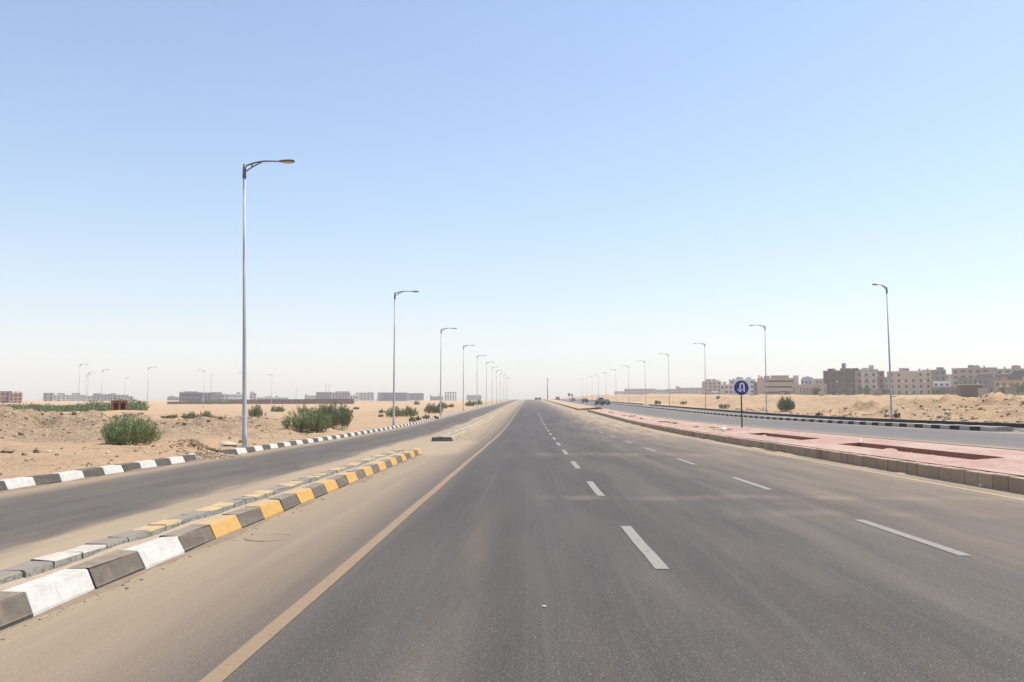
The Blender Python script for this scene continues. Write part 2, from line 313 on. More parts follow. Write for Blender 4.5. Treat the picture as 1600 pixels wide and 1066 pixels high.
# ------------------------------------------------------------------ object helpers
def mesh_obj(name, verts, faces, mats, parent=None, loc=(0, 0, 0), mi=None, smooth=False):
    """verts in world axes; loc = origin in world; parent must be unrotated."""
    me = bpy.data.meshes.new(name); loc = Vector(loc)
    v = np.asarray(verts, float) - np.asarray(loc)
    me.from_pydata(v.tolist(), [], [tuple(int(i) for i in f) for f in faces])
    for m in (mats if isinstance(mats, (list, tuple)) else [mats]): me.materials.append(m)
    if mi is not None: me.polygons.foreach_set('material_index', mi)
    if smooth: me.polygons.foreach_set('use_smooth', [True] * len(me.polygons))
    me.update()
    o = bpy.data.objects.new(name, me); COL.objects.link(o)
    o.location = loc
    if parent is not None: o.parent = parent; o.location = loc - parent.location
    return o
class MB:
    def __init__(s): s.v = []; s.f = []; s.m = []
    def add(s, vs, fs, m=0):
        b = len(s.v); s.v += [tuple(v) for v in vs]; s.f += [tuple(i + b for i in f) for f in fs]; s.m += [m] * len(fs)
    def box(s, x0, x1, y0, y1, z0, z1, m=0):
        s.add([(x0, y0, z0), (x1, y0, z0), (x1, y1, z0), (x0, y1, z0), (x0, y0, z1), (x1, y0, z1), (x1, y1, z1), (x0, y1, z1)],
              [(0, 3, 2, 1), (4, 5, 6, 7), (0, 1, 5, 4), (1, 2, 6, 5), (2, 3, 7, 6), (3, 0, 4, 7)], m)
    def tube(s, pts, rad, n=8, m=0, cap=True):
        pts = [Vector(p) for p in pts]; rad = rad if isinstance(rad, (list, tuple)) else [rad] * len(pts); rings = []
        for i, p in enumerate(pts):
            d = (pts[min(i + 1, len(pts) - 1)] - pts[max(i - 1, 0)]).normalized()
            a = d.cross(Vector((0, 0, 1)) if abs(d.z) < .9 else Vector((1, 0, 0))).normalized(); b = d.cross(a)
            rings.append([p + (a * math.cos(2 * math.pi * k / n) + b * math.sin(2 * math.pi * k / n)) * rad[i] for k in range(n)])
        vs = [v for r in rings for v in r]; fs = []
        for i in range(len(pts) - 1):
            for k in range(n): fs.append((i * n + k, i * n + (k + 1) % n, (i + 1) * n + (k + 1) % n, (i + 1) * n + k))
        if cap: fs.append(tuple(range(n))[::-1]); fs.append(tuple((len(pts) - 1) * n + k for k in range(n)))
        s.add(vs, fs, m)
    def obj(s, name, mats, parent=None, loc=(0, 0, 0), smooth=False, local=True):
        v = s.v if not local else [(a[0] + loc[0], a[1] + loc[1], a[2] + loc[2]) for a in s.v]
        return mesh_obj(name, v, s.f, mats, parent, loc, s.m if isinstance(mats, (list, tuple)) else None, smooth)
def tag(o, label=None, cat=None, group=None, kind=None):
    if label: o['label'] = label
    if cat: o['category'] = cat
    if group: o['group'] = group
    if kind: o['kind'] = kind
    return o
def empty(name, loc):
    o = bpy.data.objects.new(name, None); COL.objects.link(o); o.location = loc; o.empty_display_size = .2; return o
def thing(name, loc, label, cat, group=None): return tag(empty(name, loc), label, cat, group)
def part(mb, name, mats, parent, smooth=False):          # mb in the parent's own coordinates
    o = mb.obj(name, mats, None, (0, 0, 0), smooth); o.parent = parent; return o
def dup(root, loc, rz=0, scale=None, ry=0, rx=0):
    r = root.copy(); COL.objects.link(r); r.location = loc; r.rotation_euler = (rx, ry, rz)
    if scale is not None: r.scale = scale if isinstance(scale, (tuple, list)) else (scale,) * 3
    for ch in list(root.children):
        c = ch.copy(); COL.objects.link(c); c.parent = r
        for g in list(ch.children):
            d = g.copy(); COL.objects.link(d); d.parent = c
    return r
def sheet(name, xs, ys, zf, mat, kind='structure', parent=None, smooth=True):
    xs = np.asarray(xs, float); ys = np.asarray(ys, float); X, Y = np.meshgrid(xs, ys); Z = zf(X, Y)
    v = np.stack([X.ravel(), Y.ravel(), np.broadcast_to(Z, X.shape).ravel()], 1); nx = len(xs)
    i = np.arange((len(ys) - 1) * nx).reshape(-1, nx)[:, :-1].ravel()
    f = np.stack([i, i + 1, i + nx + 1, i + nx], 1)
    o = mesh_obj(name, v, f.tolist(), mat, parent, (0, 0, 0), None, smooth)
    if kind: o['kind'] = kind
    return o
ORD = "first second third fourth fifth sixth seventh eighth ninth tenth eleventh twelfth thirteenth fourteenth".split()
# ------------------------------------------------------------------ terrain and roads
ar = np.arange
gx = np.concatenate([[-2600, -1900, -1400, -1000, -760, -600, -480, -400, -340, -290, -250, -220, -195, -175, -158, -142, -128, -116, -105, -96, -88, -81, -75, -70], ar(-66, -40, .9), ar(-40, -12, .3), ar(-12, -11, .16),
    [-10.95, -10.78, -10.7, -10.4, -8, -6, -4, -2, 0, 3, 6, 9, 9.55, 9.75, 10.5, 11.5, 12.5, 13.2, 13.4, 15, 18, 22, 25, 28, 28.5, 28.7, 28.9, 29.2], ar(29.5, 48, .4), ar(48, 64, 1.0), [66, 69, 73, 78, 84, 91, 99, 108, 118, 130, 144, 160, 180, 205, 235, 270, 310, 360, 430, 520, 640, 800, 1050, 1400, 1900, 2600]])
gy = np.concatenate([[-60, -40, -25, -12, -5, 0, 4], ar(7, 13, .8), ar(13, 62, .28), ar(62, 110, .6), ar(110, 200, 2), ar(200, 420, 5), ar(420, 700, 12), [715, 740, 770, 800, 850, 900, 980, 1080, 1200, 1350, 1550, 1800, 2100, 2500]])
def T(x, y):
    g = G(x, y)
    low = np.where((x > Xk(y) - .2) & (x < 9.65), .07, 0) + np.where((x >= 9.65) & (x < 13.25) & in_median(y), .42, 0) + np.where((x >= 13.25) & (x < 28.65), .07, 0)
    return g - np.where(y < 900, low, 0)
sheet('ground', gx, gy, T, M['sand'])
ry = np.concatenate([ar(-12, 60, 3), ar(60, 220, 3), ar(220, 560, 8), ar(560, 900, 20)])
main = sheet('main_road', [-3.95, -2, 0, 3, 6, 9.65], ry, lambda x, y: zM(y) + 0 * x, M['road'])
sheet('side_road', [-11.6, -10.6, -8, -6, -3.95], ry, lambda x, y: zM(y) + 0 * x, M['road'])
sheet('far_carriageway', [13.25, 16, 20, 22.6], ry, lambda x, y: zR(y) + 0 * x, M['road_right'])
sheet('outer_road', [22.6, 24, 26, 28.4], ry, lambda x, y: zR(y) + 0 * x, M['road_right'])
def strip(name, x, w, y0, y1, mat, dz=.006, worn=0):
    ys = np.arange(y0, y1 + .01, min(3.0, (y1 - y0) / 4)); 
    v = []; f = []
    for i, y in enumerate(ys):
        j = (random.uniform(-.012, .012) if worn else 0)
        v += [(x - w / 2 + j, y, float(zM(y)) + dz), (x + w / 2 + j, y, float(zM(y)) + dz)]
        if i: f.append((2 * i - 2, 2 * i - 1, 2 * i + 1, 2 * i))
    return mesh_obj(name, v, f, mat, main)
strip('edge_line', -1.92, .14, -4, 560, M['edge_line'], worn=1)
strip('edge_line', 8.95, .13, 0, 130, M['edge_line_pale'], worn=1)
for k in range(17):
    y = 8.64 + 7.12 * k
    if y < 125: strip('lane_dash', 1.36, .145, y, y + 3.1, M['white_line'], worn=1)
    y = 9.48 + 7.55 * k
    if y < 88: strip('lane_dash', 4.91, .15, y, y + 3.0, M['white_line'], worn=1)
# ------------------------------------------------------------------ kerbs
def kerb_piece(y0, y1, xf, prof, side, gapj=.006, jit=.006, zf=zM):
    """one block between y0 and y1; prof = (offset, height) list from the foot of the face back; side = +1 if the face looks to +x"""
    v = []; n = len(prof); j = random.uniform(-jit, jit); jz = random.uniform(-jit, jit) * .7; tw = random.uniform(-jit, jit)
    for yy, t in ((y0 + gapj, -1), (y1 - gapj, 1)):
        for k, (o, h) in enumerate(prof):
            q = jit * 1.3; v.append((float(xf(yy)) - side * o + j + tw * t + random.uniform(-q, q) * (h > .1), yy - t * abs(random.gauss(0, q)) * (h > .1), float(zf(yy)) + h + ((jz + random.uniform(-q, q)) if h > .1 else -.02)))
    f = [(k, k + 1, n + k + 1, n + k) for k in range(n - 1)] + [(n - 1, 0, n, 2 * n - 1)]
    f = [q if side < 0 else q[::-1] for q in f]
    a = tuple(range(n)); b = tuple(range(n, 2 * n)); f += [a[::-1], b] if side < 0 else [a, b[::-1]]
    return v, f
PROF = [(0, 0), (.006, .06), (.012, .068), (.078, .190), (.092, .203), (.28, .205), (.30, .195), (.30, 0)]
def striped_kerb(root, name, y0, y1, xf, mats, first, prof, side, L=.95, limit=100, zf=zM, pick=None, gapj=.006):
    ys = list(np.arange(y0, y1 - .3, L)); rest = MB()
    for i, y in enumerate(ys):
        v, f = kerb_piece(y, min(y + L, y1), xf, prof, side, gapj, zf=zf)
        m = mats[(first + i) % len(mats)] if pick is None else pick(i)
        if i < limit:
            c = np.mean(v, 0); mesh_obj(name, v, f, m, root, (c[0], c[1], float(zf(y))))
        else: rest.add(v, f, mats.index(m))
    if rest.v: tag(mesh_obj('kerb_run', rest.v, rest.f, mats, root, root.location, rest.m), kind='stuff')
B, W, Y_ = M['k_black'], M['k_white'], M['k_yellow']
k = thing('striped_kerb', (-10.5, 5, 0), 'black and white painted kerb along the sand, near stretch ending at the rubble heap', 'kerb')
striped_kerb(k, 'kerb_block', 5.08 - 1.9, 26.95, Xk, [W, M['k_black3']], 0, PROF, 1)
k = thing('striped_kerb', (-10.5, 31, 0), 'black and white painted kerb running from the nearest lamp far up the left road', 'kerb')
striped_kerb(k, 'kerb_block', 28.65, 470, Xk, [M['k_black3'], W], 0, PROF, 1, limit=100)
# separator islands between the main road and the side road
XF = lambda y: -3.92 + 0 * np.asarray(y, float)
XB = lambda y: -4.47 + 0 * np.asarray(y, float)
PB = [(0, .0), (.004, .205), (.015, .222), (.235, .225), (.25, .21), (.25, 0)]
def back_row(root, y0, y1, first, limit, cols):
    ys = list(np.arange(y0, y1 - .2, .475)); rest = MB(); mats = [M['mortar'], M['top_yellow'], M['top_black'], M['top_white'], M['k_faded_yellow']]
    for i, y in enumerate(ys):
        v, f = kerb_piece(y, y + .475, XB, PB, 1, .007, .006)
        c = cols((i + first) // 2); mi = [0, c, c, c, 0, 0, 0, 0][:len(f)]
        if i < limit: 
            cc = np.mean(v, 0); mesh_obj('capstone', v, f, mats, root, (cc[0], cc[1], float(zM(y))), mi)
        else:
            b = len(rest.v); rest.v += v; rest.f += [tuple(q + b for q in g) for g in f]; rest.m += mi
    if rest.v: tag(mesh_obj('capstone_run', rest.v, rest.f, mats, root, root.location, rest.m), kind='stuff')
def infill(root, y0, y1):
    ys = np.arange(y0, y1 + .01, min(1.0, (y1 - y0) / 8)) if y1 < 60 else np.concatenate([ar(y0, 80, 1.), ar(80, y1, 6.)])
    xs = np.array([-4.20, -4.30, -4.40, -4.49]); X, Yg = np.meshgrid(xs, ys)
    Z = zM(Yg) + .135 + .05 * fbm(X / .25, Yg / .35, 41, 3) + .03 * (X < -4.45)
    v = np.stack([X.ravel(), Yg.ravel(), Z.ravel()], 1); f = []
    for a in range(len(ys) - 1):
        for c in range(3): q = a * 4 + c; f.append((q + 1, q, q + 4, q + 5))
    mesh_obj('dirt_infill', v, f, M['infill'], root, root.location, None, True)
k = thing('kerb_island', (-4.2, 5, 0), 'near traffic island of yellow, white and black kerb blocks with a row of capstones', 'traffic island')
e0 = 6.55 - .95 * 6
def near_cols(i):
    j = i - 6
    if j < -1: return [B, W][i % 2]
    return {-1: B, 0: W, 1: B, 2: W, 3: B}.get(j, Y_ if j % 2 == 0 else B)
striped_kerb(k, 'kerb_block', e0, 30.3, XF, [W, B], 0, PROF, 1, .95, 100, zM, near_cols)
back_row(k, e0 - .2, 29.6, 1, 100, lambda i: 2 if i % 2 else (3 if i < 9 else 1))
infill(k, e0, 29.9)
k = thing('kerb_island', (-4.2, 42, 0), 'long traffic island of faded yellow kerb blocks beginning past the gap with a dark end', 'traffic island')
striped_kerb(k, 'kerb_block', 42.2, 470, XF, [M['k_faded_black'], M['k_faded_yellow']], 0, PROF, 1, .95, 100)
back_row(k, 42.5, 470, 0, 100, lambda i: 3 if i % 2 else 4)
infill(k, 42.3, 470)
mb = MB()
v = [(-4.98, 41.75, -.02), (-3.94, 41.95, -.02), (-3.98, 42.2, -.02), (-4.98, 42.2, -.02), (-4.94, 41.83, .2), (-4.02, 42.02, .2), (-4.02, 42.2, .2), (-4.94, 42.2, .2)]
mesh_obj('end_block', v, [(0, 1, 5, 4), (1, 2, 6, 5), (2, 3, 7, 6), (3, 0, 4, 7), (4, 5, 6, 7)], M['k_black2'], k, k.location)  # coloured black so the shaded end face is painted in
KX = lambda y: 9.6 + 0 * np.asarray(y, float)
def drift(name, xf, side, y0, y1, seed, mat, w=.16):
    ys = np.arange(y0, y1, .12); v = []; f = []
    for i, y in enumerate(ys):
        ww = max(.02, w * (.55 + 1.6 * float(fbm(y / 1.3, seed, seed, 4)))); h = .012 + .11 * ww; x = float(xf(y)); z = float(zM(y))
        v += [(x - side * .02, y, z + h), (x + side * ww * .4, y, z + h * .7), (x + side * ww, y, z - .004)]
        if i: q = 3 * i - 3; f += [(q, q + 1, q + 4, q + 3), (q + 1, q + 2, q + 5, q + 4)]
    f = [g if side > 0 else g[::-1] for g in f]
    tag(mesh_obj(name, v, f, mat, None, v[0], None, True), kind='stuff')
drift('dirt_drift', XF, 1, 1, 30, 81, M['soil_drift']); drift('dirt_drift', Xk, 1, 4, 26.6, 83, M['soil_drift'], .2); drift('dirt_drift', Xk, 1, 29.6, 70, 85, M['soil_drift'], .2)
drift('sand_drift', KX, -1, 14, 90, 87, M['sandtop'], .2)
# median between the carriageways
def pav_z(x, y):
    w = np.clip((np.asarray(x, float) - 9.6) / 3.6, 0, 1); return (zM(y) + .3) * (1 - w) + (zR(y) + .02) * w
PK = [(0, 0), (.012, .285), (.03, .30), (.27, .302), (.28, .27), (.28, 0)]
k = thing('median_kerb', (9.6, 15, 0), 'high brown concrete kerb stones along the near edge of the pink paved median', 'kerb')
striped_kerb(k, 'kerb_stone', 14.6, 136, KX, [M['k_concrete']], 0, PK, -1, .555, 100, gapj=.011)
v = [(9.6, 136, 1.0), (9.88, 136, 1.0), (13.1, 137.5, 1.0), (12.9, 137.7, 1.0)]
mb = MB()
def wall_line(mb, pts, h, th, zf):
    for (a, b) in zip(pts[:-1], pts[1:]):
        d = Vector((b[0] - a[0], b[1] - a[1], 0)).normalized(); n = Vector((-d.y, d.x, 0)) * th
        za, zb = zf(*a), zf(*b)
        mb.add([(a[0], a[1], za - .05), (b[0], b[1], zb - .05), (b[0] + n.x, b[1] + n.y, zb - .05), (a[0] + n.x, a[1] + n.y, za - .05),
                (a[0], a[1], za + h), (b[0], b[1], zb + h), (b[0] + n.x, b[1] + n.y, zb + h), (a[0] + n.x, a[1] + n.y, za + h)],
               [(0, 3, 2, 1), (4, 5, 6, 7), (0, 1, 5, 4), (1, 2, 6, 5), (2, 3, 7, 6), (3, 0, 4, 7)])
k2 = thing('median_kerb', (8.9, 148, float(zM(148))), 'brown kerb round the second median past the opening between the carriageways', 'kerb')
mb = MB(); lin = lambda x, y: float(zM(y) + (zR(y) - zM(y)) * np.clip((x - 9.6) / 3.6, 0, 1))
wall_line(mb, [(8.75, y) for y in list(np.arange(520, 150, -10)) + [147.5]] + [(13.1, 149.0)], .28, .26, lin)
mesh_obj('kerb_run', mb.v, mb.f, M['k_concrete'], k2, k2.location)
xs = [8.9, 10.5, 12, 13.2]
sheet('median_top', xs, np.concatenate([[147.8], ar(152, 520, 6)]), lambda x, y: lin_np(x, y), M['sandtop']) if False else None
def med2(x, y):
    w = np.clip((x - 9.6) / 3.6, 0, 1); return zM(y) + (zR(y) - zM(y)) * w + .25 * (1 - sm(12.2, 13.3, x)) + .12 * fbm(x / 1.5, y / 4, 51, 3) * (x > 9) * (x < 13)
sheet('median_sand', [8.98, 9.6, 10.4, 11.3, 12.2, 13.3], np.concatenate([[147.9], ar(150, 520, 3)]), med2, M['sandtop'])
PITS = [(20.6, 29.6), (33.4, 41.6), (47.5, 56), (63.5, 71.5), (77, 86), (91, 100), (105, 114), (119, 128)]
PX0, PX1 = 10.95, 11.75
xs = [9.86, 10.4, PX0, PX1, 12.4, 13.0]
ys = sorted(set(list(np.arange(13, 136, 3.0)) + [136.0] + [q for p in PITS for q in p])); mb = MB()
for a, b in zip(ys[:-1], ys[1:]):
    for c, d in zip(xs[:-1], xs[1:]):
        if c == PX0 and any(p[0] <= a and b <= p[1] for p in PITS): continue
        mb.add([(c, a, float(pav_z(c, a))), (d, a, float(pav_z(d, a))), (d, b, float(pav_z(d, b))), (c, b, float(pav_z(c, b)))], [(0, 1, 2, 3)])
pv = mesh_obj('median_pavement', mb.v, mb.f, M['pink']); tag(pv, kind='structure')
for (a, b) in PITS:
    mb = MB(); dp = .34
    c = [(PX0, a), (PX1, a), (PX1, b), (PX0, b)]
    for i in range(4):
        p, q = c[i], c[(i + 1) % 4]; zp, zq = float(pav_z(*p)) - .003, float(pav_z(*q)) - .003
        mb.add([(p[0], p[1], zp), (q[0], q[1], zq), (q[0], q[1], zq - dp), (p[0], p[1], zp - dp)], [(0, 1, 2, 3)], 0)
    n = 14
    X, Yg = np.meshgrid(np.linspace(PX0, PX1, 5), np.linspace(a, b, n * 2))
    fill = .09 if a < 45 else (.17 if a < 75 else .30)
    Z = pav_z(X, Yg) - .30 + fill + .42 * np.clip(fbm(X / .8, Yg / 1.0, 61, 4) - .0, 0, 1)
    base = len(mb.v); mb.v += list(zip(X.ravel(), Yg.ravel(), Z.ravel()))
    for r in range(2 * n - 1):
        for s in range(4): q = base + r * 5 + s; mb.f.append((q, q + 1, q + 6, q + 5)); mb.m.append(1)
    mesh_obj('tree_pit', mb.v, mb.f, [M['pit_wall'], M['sandtop']], pv, (PX0, a, 0), mb.m)
# far side: striped kerb, black kerb
k = thing('striped_kerb', (22.5, 41, float(zR(41))), 'black and grey striped kerb dividing the far carriageway from the outer road', 'kerb')
PS = [(0, 0), (.01, .20), (.03, .22), (.95, .235), (.98, .21), (.98, 0)]
striped_kerb(k, 'kerb_block', 40.6, 470, lambda y: 22.5 + 0 * y, [M['k_greypaint'], M['k_black2']], 0, PS, -1, 1.0, 100, zR)
PBk = [(0, 0), (.01, .24), (.03, .26), (.27, .262), (.28, .24), (.28, 0)]
for (a, b, lab) in ((20, 97.2, 'long black painted kerb at the foot of the right sand bank, nearest stretch'), (97.6, 195, 'black painted kerb below the right sand bank between two breaks'), (207, 470, 'black painted kerb of the right sand bank, farthest stretch')):
    k = thing('black_kerb', (28.3, a, float(zR(a))), lab, 'kerb'); mb = MB()
    for y in np.arange(a, b - .1, 1.0 if a < 90 else 3.0):
        v, f = kerb_piece(y, min(y + (1.0 if a < 90 else 3.0), b), lambda q: 28.3 + 0 * q, PBk, -1, .003, .006, zR); mb.add(v, f)
    mesh_obj('kerb_run', mb.v, mb.f, M['k_black2'], k, k.location)
# broken end of the striped kerb: bent reinforcing bars and rubble
mb = MB()
for i in range(7):
    x = 22.55 + i * .15; y = 40.55; z = float(zR(40)); pts = [(x, y, z + .15)]
    for s in range(4): pts.append((pts[-1][0] + random.uniform(-.08, .12), pts[-1][1] - random.uniform(.1, .25), z + max(.02, .15 + random.uniform(-.12, .12) - s * .02)))
    mb.tube(pts, .012, 5)
tag(mesh_obj('bent_rebar', mb.v, mb.f, M['bracket'], None, (22.9, 40.3, float(zR(40)))), 'tangle of bent steel bars at the broken end of the far striped kerb', 'steel bars')
# ------------------------------------------------------------------ stones
def stone_geo(c, r, seed, squash=.7):
    rnd = random.Random(seed); vs = []; t = (1 + 5 ** .5) / 2
    base = [(-1, t, 0), (1, t, 0), (-1, -t, 0), (1, -t, 0), (0, -1, t), (0, 1, t), (0, -1, -t), (0, 1, -t), (t, 0, -1), (t, 0, 1), (-t, 0, -1), (-t, 0, 1)]
    rot = Euler((rnd.uniform(0, 6), rnd.uniform(0, 6), rnd.uniform(0, 6))).to_matrix()
    sx, sy = rnd.uniform(.7, 1.3), rnd.uniform(.7, 1.3)
    for b in base:
        v = rot @ (Vector(b).normalized() * r * rnd.uniform(.7, 1.2)); vs.append((c[0] + v.x * sx, c[1] + v.y * sy, c[2] + v.z * squash + r * .25 * squash))
    fs = [(0, 11, 5), (0, 5, 1), (0, 1, 7), (0, 7, 10), (0, 10, 11), (1, 5, 9), (5, 11, 4), (11, 10, 2), (10, 7, 6), (7, 1, 8), (3, 9, 4), (3, 4, 2), (3, 2, 6), (3, 6, 8), (3, 8, 9), (4, 9, 5), (2, 4, 11), (6, 2, 10), (8, 6, 7), (9, 8, 1)]
    return vs, fs
def rubble(name, spots, n, r0, r1, mats, pile=None):
    mb = MB(); 
    for i in range(n):
        x, y = spots(); r = r0 + (r1 - r0) * random.random() ** 5
        z = gz(x, y)
        if pile: z += random.random() ** .6 * pile[2] * math.exp(-((x - pile[0]) ** 2 + (y - pile[1]) ** 2) / pile[3] ** 2)
        v, f = stone_geo((x, y, z), r, i * 13 + len(mb.v)); mb.add(v, f, random.randrange(len(mats)))
    tag(mesh_obj(name, mb.v, mb.f, mats, None, mb.v[0], mb.m), kind='stuff')
def berm_pt():
    t = random.random(); x = -34 + 19 * t; y = 38.6 + 10 * t + random.gauss(0, 3.2); x += random.gauss(0, 1.5); return (min(x, -11.6), y)
ST = [M['stone'], M['stone_dark'], M['stone_dark'], M['stone'], M['stone'], M['stone_pale']]
rubble('loose_stones', berm_pt, 2600, .015, .14, ST)
rubble('pebbles', lambda: (-11.2 - 16 * random.random() ** 1.5, 14 + 34 * random.random()), 900, .015, .09, ST)
rubble('rubble_heap', lambda: (-11.05 + random.gauss(0, .42), 27.9 + random.gauss(0, .6)), 3000, .015, .06, [M['stone'], M['stone_pale'], M['stone_pale'], M['sandtop'], M['sandtop']], (-11.1, 27.9, .22, .7))
rubble('rubble_strip', lambda: (30.2 + random.random() ** 1.4 * 5.5, 48 + 90 * random.random()), 1200, .035, .26, [M['stone'], M['stone'], M['stone_pale'], M['stone_dark']])
rubble('clods', lambda: (37.5 + random.gauss(0, 2.6), 60 + random.gauss(0, 9)), 700, .03, .22, [M['stone'], M['sandtop'], M['sandtop']])
rubble('brick_rubble', lambda: (-27.6 + random.gauss(0, .9), 45.2 + random.gauss(0, .8)), 140, .05, .19, [M['stone_dark'], M['stone_pale'], M['pit_wall']])
rubble('gravel', lambda: (-3.86 + abs(random.gauss(0, .09)), 3 + 27 * random.random()), 500, .006, .022, [M['stone_dark'], M['soil']])
def rock(px, py, r, label, mat='stone', squash=.7, seed=1):
    p = at(px, py); v, f = stone_geo(p, r, seed, squash); tag(mesh_obj('rock', v, f, M[mat], None, p), label, 'rock')
rock(357, 697, .4, 'large pale flat-topped rock on the rubble heap beside the nearest lamp', 'stone_pale', .45, 3)
rock(377, 692, .2, 'small brown rock on the sand just left of the nearest lamp foot', 'stone', .7, 4)
rock(10, 708, .2, 'squarish brown rock on the sand at the left edge of the photo', 'stone_dark', .8, 5)
rock(38, 712, .13, 'dark rock lying between two others on the sand at far left', 'stone_dark', .7, 6)
rock(58, 708, .17, 'darker pointed rock on the sand left of the big bush', 'stone_dark', .8, 8)
rock(76, 707, .17, 'pale flat rock on the sand nearest the big bush', 'stone_pale', .45, 9)
rock(302, 703, .17, 'low dark rock in the sand behind the end of the near striped kerb', 'stone_dark', .5, 10)
rock(1131, 672, .2, 'white stone lying in the paved median pit beside the blue sign', 'litter', .5, 11)
rock(1305, 661.5, .3, 'pinkish lump of stone against the far striped kerb', 'stone_pale', .6, 12)
# ------------------------------------------------------------------ street lamps
def make_lamp(loc, label, group):
    t = thing('street_lamp', loc, label, 'street lamp', group); H = 10.35
    mb = MB(); mb.tube([(0, 0, 0), (0, 0, .45), (0, 0, .5), (0, 0, 4), (0, 0, H)], [.098, .096, .084, .068, .046], 12); part(mb, 'pole', M['galv'], t, True)
    mb = MB(); mb.box(-.17, .17, -.17, .17, -.02, .025)
    for sx in (-.125, .125):
        for sy in (-.125, .125): mb.tube([(sx, sy, .02), (sx, sy, .08)], .018, 6)
    part(mb, 'base_plate', M['galv'], t)
    mb = MB(); z = H
    mb.tube([(0, 0, z - .12), (.005, 0, z + .2), (.02, 0, z + .42)], [.072, .066, .06], 10)
    mb.tube([(.02, 0, z + .34), (.25, 0, z + .425), (.5, 0, z + .485), (.75, 0, z + .515), (1.0, 0, z + .51), (1.4, 0, z + .49)], [.033, .033, .033, .034, .03, .03], 8)
    mb.tube([(.01, 0, z + .1), (.2, 0, z + .235), (.42, 0, z + .36), (.72, 0, z + .505)], .026, 8)
    mb.tube([(.3, 0, z + .29), (.3, 0, z + .44)], .03, 8)
    part(mb, 'bracket_arm', M['bracket'], t, True)
    mb = MB(); z2 = z + .49
    prof = [(1.32, .045, .03, .02), (1.42, .09, .045, .04), (1.56, .14, .05, .055), (1.8, .155, .05, .055), (1.9, .13, .04, .05), (1.94, .09, .02, .035)]
    rings = []
    for x, w, up, dn in prof:
        rings.append([(x, w * math.cos(a), z2 + (up if math.sin(a) > 0 else dn) * math.sin(a)) for a in [2 * math.pi * q / 12 for q in range(12)]])
    vs = [v for r in rings for v in r]; fs = [(i * 12 + q, i * 12 + (q + 1) % 12, (i + 1) * 12 + (q + 1) % 12, (i + 1) * 12 + q) for i in range(5) for q in range(12)]
    fs += [tuple(range(12))[::-1], tuple(range(60, 72))]; mb.add(vs, [f[::-1] for f in fs]); hd = part(mb, 'lamp_head', M['bracket'], t, True)
    mb = MB(); mb.box(1.52, 1.86, -.105, .105, z2 - .066, z2 - .045); ln = part(mb, 'lens', M['lens'], hd)
    return t
lamp0 = None
def lamp(x, y, flip, label, group, ry=0, z=None, s=1.0):
    global lamp0
    loc = (x, y, gz(x, y) if z is None else z)
    if lamp0 is None: lamp0 = make_lamp(loc, label, group); o = lamp0
    else: o = dup(lamp0, loc)
    o.location = loc; o.rotation_euler = (0, ry, R(180) if flip else 0); o.scale = (s, s, s); o['label'] = label; o['group'] = group
    return o
LX = [-10.86, -10.75, -10.72, -10.7, -10.62, -10.55, -10.6] + [-10.65] * 5
for i in range(12):
    y = 31.6 + 34.95 * i; lb = 'tall grey street lamp nearest the camera, standing behind the left striped kerb' if i == 0 else '%s grey street lamp from the camera in the row beside the left road' % ORD[i]
    lamp(LX[i] - (.35 if i else .12) + (.10 if 0 < i < 6 else 0), y, False, lb, 'street lamps along the left road', R(-1.6) if i == 0 else R(random.uniform(-.4, .4)), float(zM(y)) + (.19 if i == 0 else .15), (1.034, 1.012)[i] if i < 2 else 1.0)
for i in range(12):
    y = 67 + 35 * i; lb = '%s grey street lamp from the camera in the row below the right sand bank' % ORD[i]
    o_ = lamp(29.25, y, True, lb, 'street lamps along the right road', R(random.uniform(-.5, .5)), float(zR(y)) + .2)
    if i == 0: o_.rotation_euler[2] = R(216)
farlamps = [(122, 567, 641, 0, 'lamp at the far left standing tallest before the green thicket'), (133, 585, 638, 0, 'faint lamp just behind the tallest far left lamp, shorter of a close pair'), (136, 581, 638, 0, 'lamp in the close pair right of the tallest far left lamp, taller one'),
    (158, 576, 638, 0, 'lamp left of the rusty orange cabin in front of the pale apartment blocks'), (194, 589, 636, 0, 'faint lamp rising behind the rusty orange cabin'), (230, 573, 641, 0, 'lamp standing alone on bare sand right of the rusty orange cabin'),
    (318, 578, 637, 1, 'lamp with its arm to the left before the grey columned building'), (379, 582, 636, 1, 'distant lamp almost hidden behind the nearest street lamp pole'), (424, 585, 635, 1, 'lamp with its arm to the left before the long brown wall')]
for px, yt, yb, fl, lb in farlamps:
    d = 10.9 * F / (yb - yt); p = at_y(px, yb, d); lamp(p.x, p.y, bool(fl), lb, 'lamps of the distant cross road', 0, min(p.z, gz(p.x, p.y)) )
# plain masts
def mast(px, ytop, d, r, label, mat='far_steel'):
    a = at_y(px, ytop, d); z0 = gz(a.x, a.y); t = thing('mast', (a.x, a.y, z0), label, 'mast'); h = a.z - z0
    mb = MB(); mb.tube([(0, 0, -.2), (0, 0, h * .5), (0, 0, h)], [r, r * .8, r * .55], 8); part(mb, 'pole', M[mat], t, True)
    mb = MB(); mb.tube([(0, 0, h), (0, 0, h + r * 2)], r * .9, 8); mb.tube([(-r * 3, 0, h - r), (r * 3, 0, h - r)], r * .35, 6); part(mb, 'cap', M[mat], t)
mast(855.5, 593, 470, .32, 'thick dark mast standing at the crest of the road')
mast(330.5, 585, 300, .09, 'thin mast between the two lamps before the grey columned building')
mast(463, 608, 320, .09, 'thin short mast rising over the long brown wall')
mast(509.5, 600, 640, .28, 'left one of two dark masts on the grey block roof')
mast(514.5, 602, 640, .25, 'right one of two dark masts on the grey block roof')
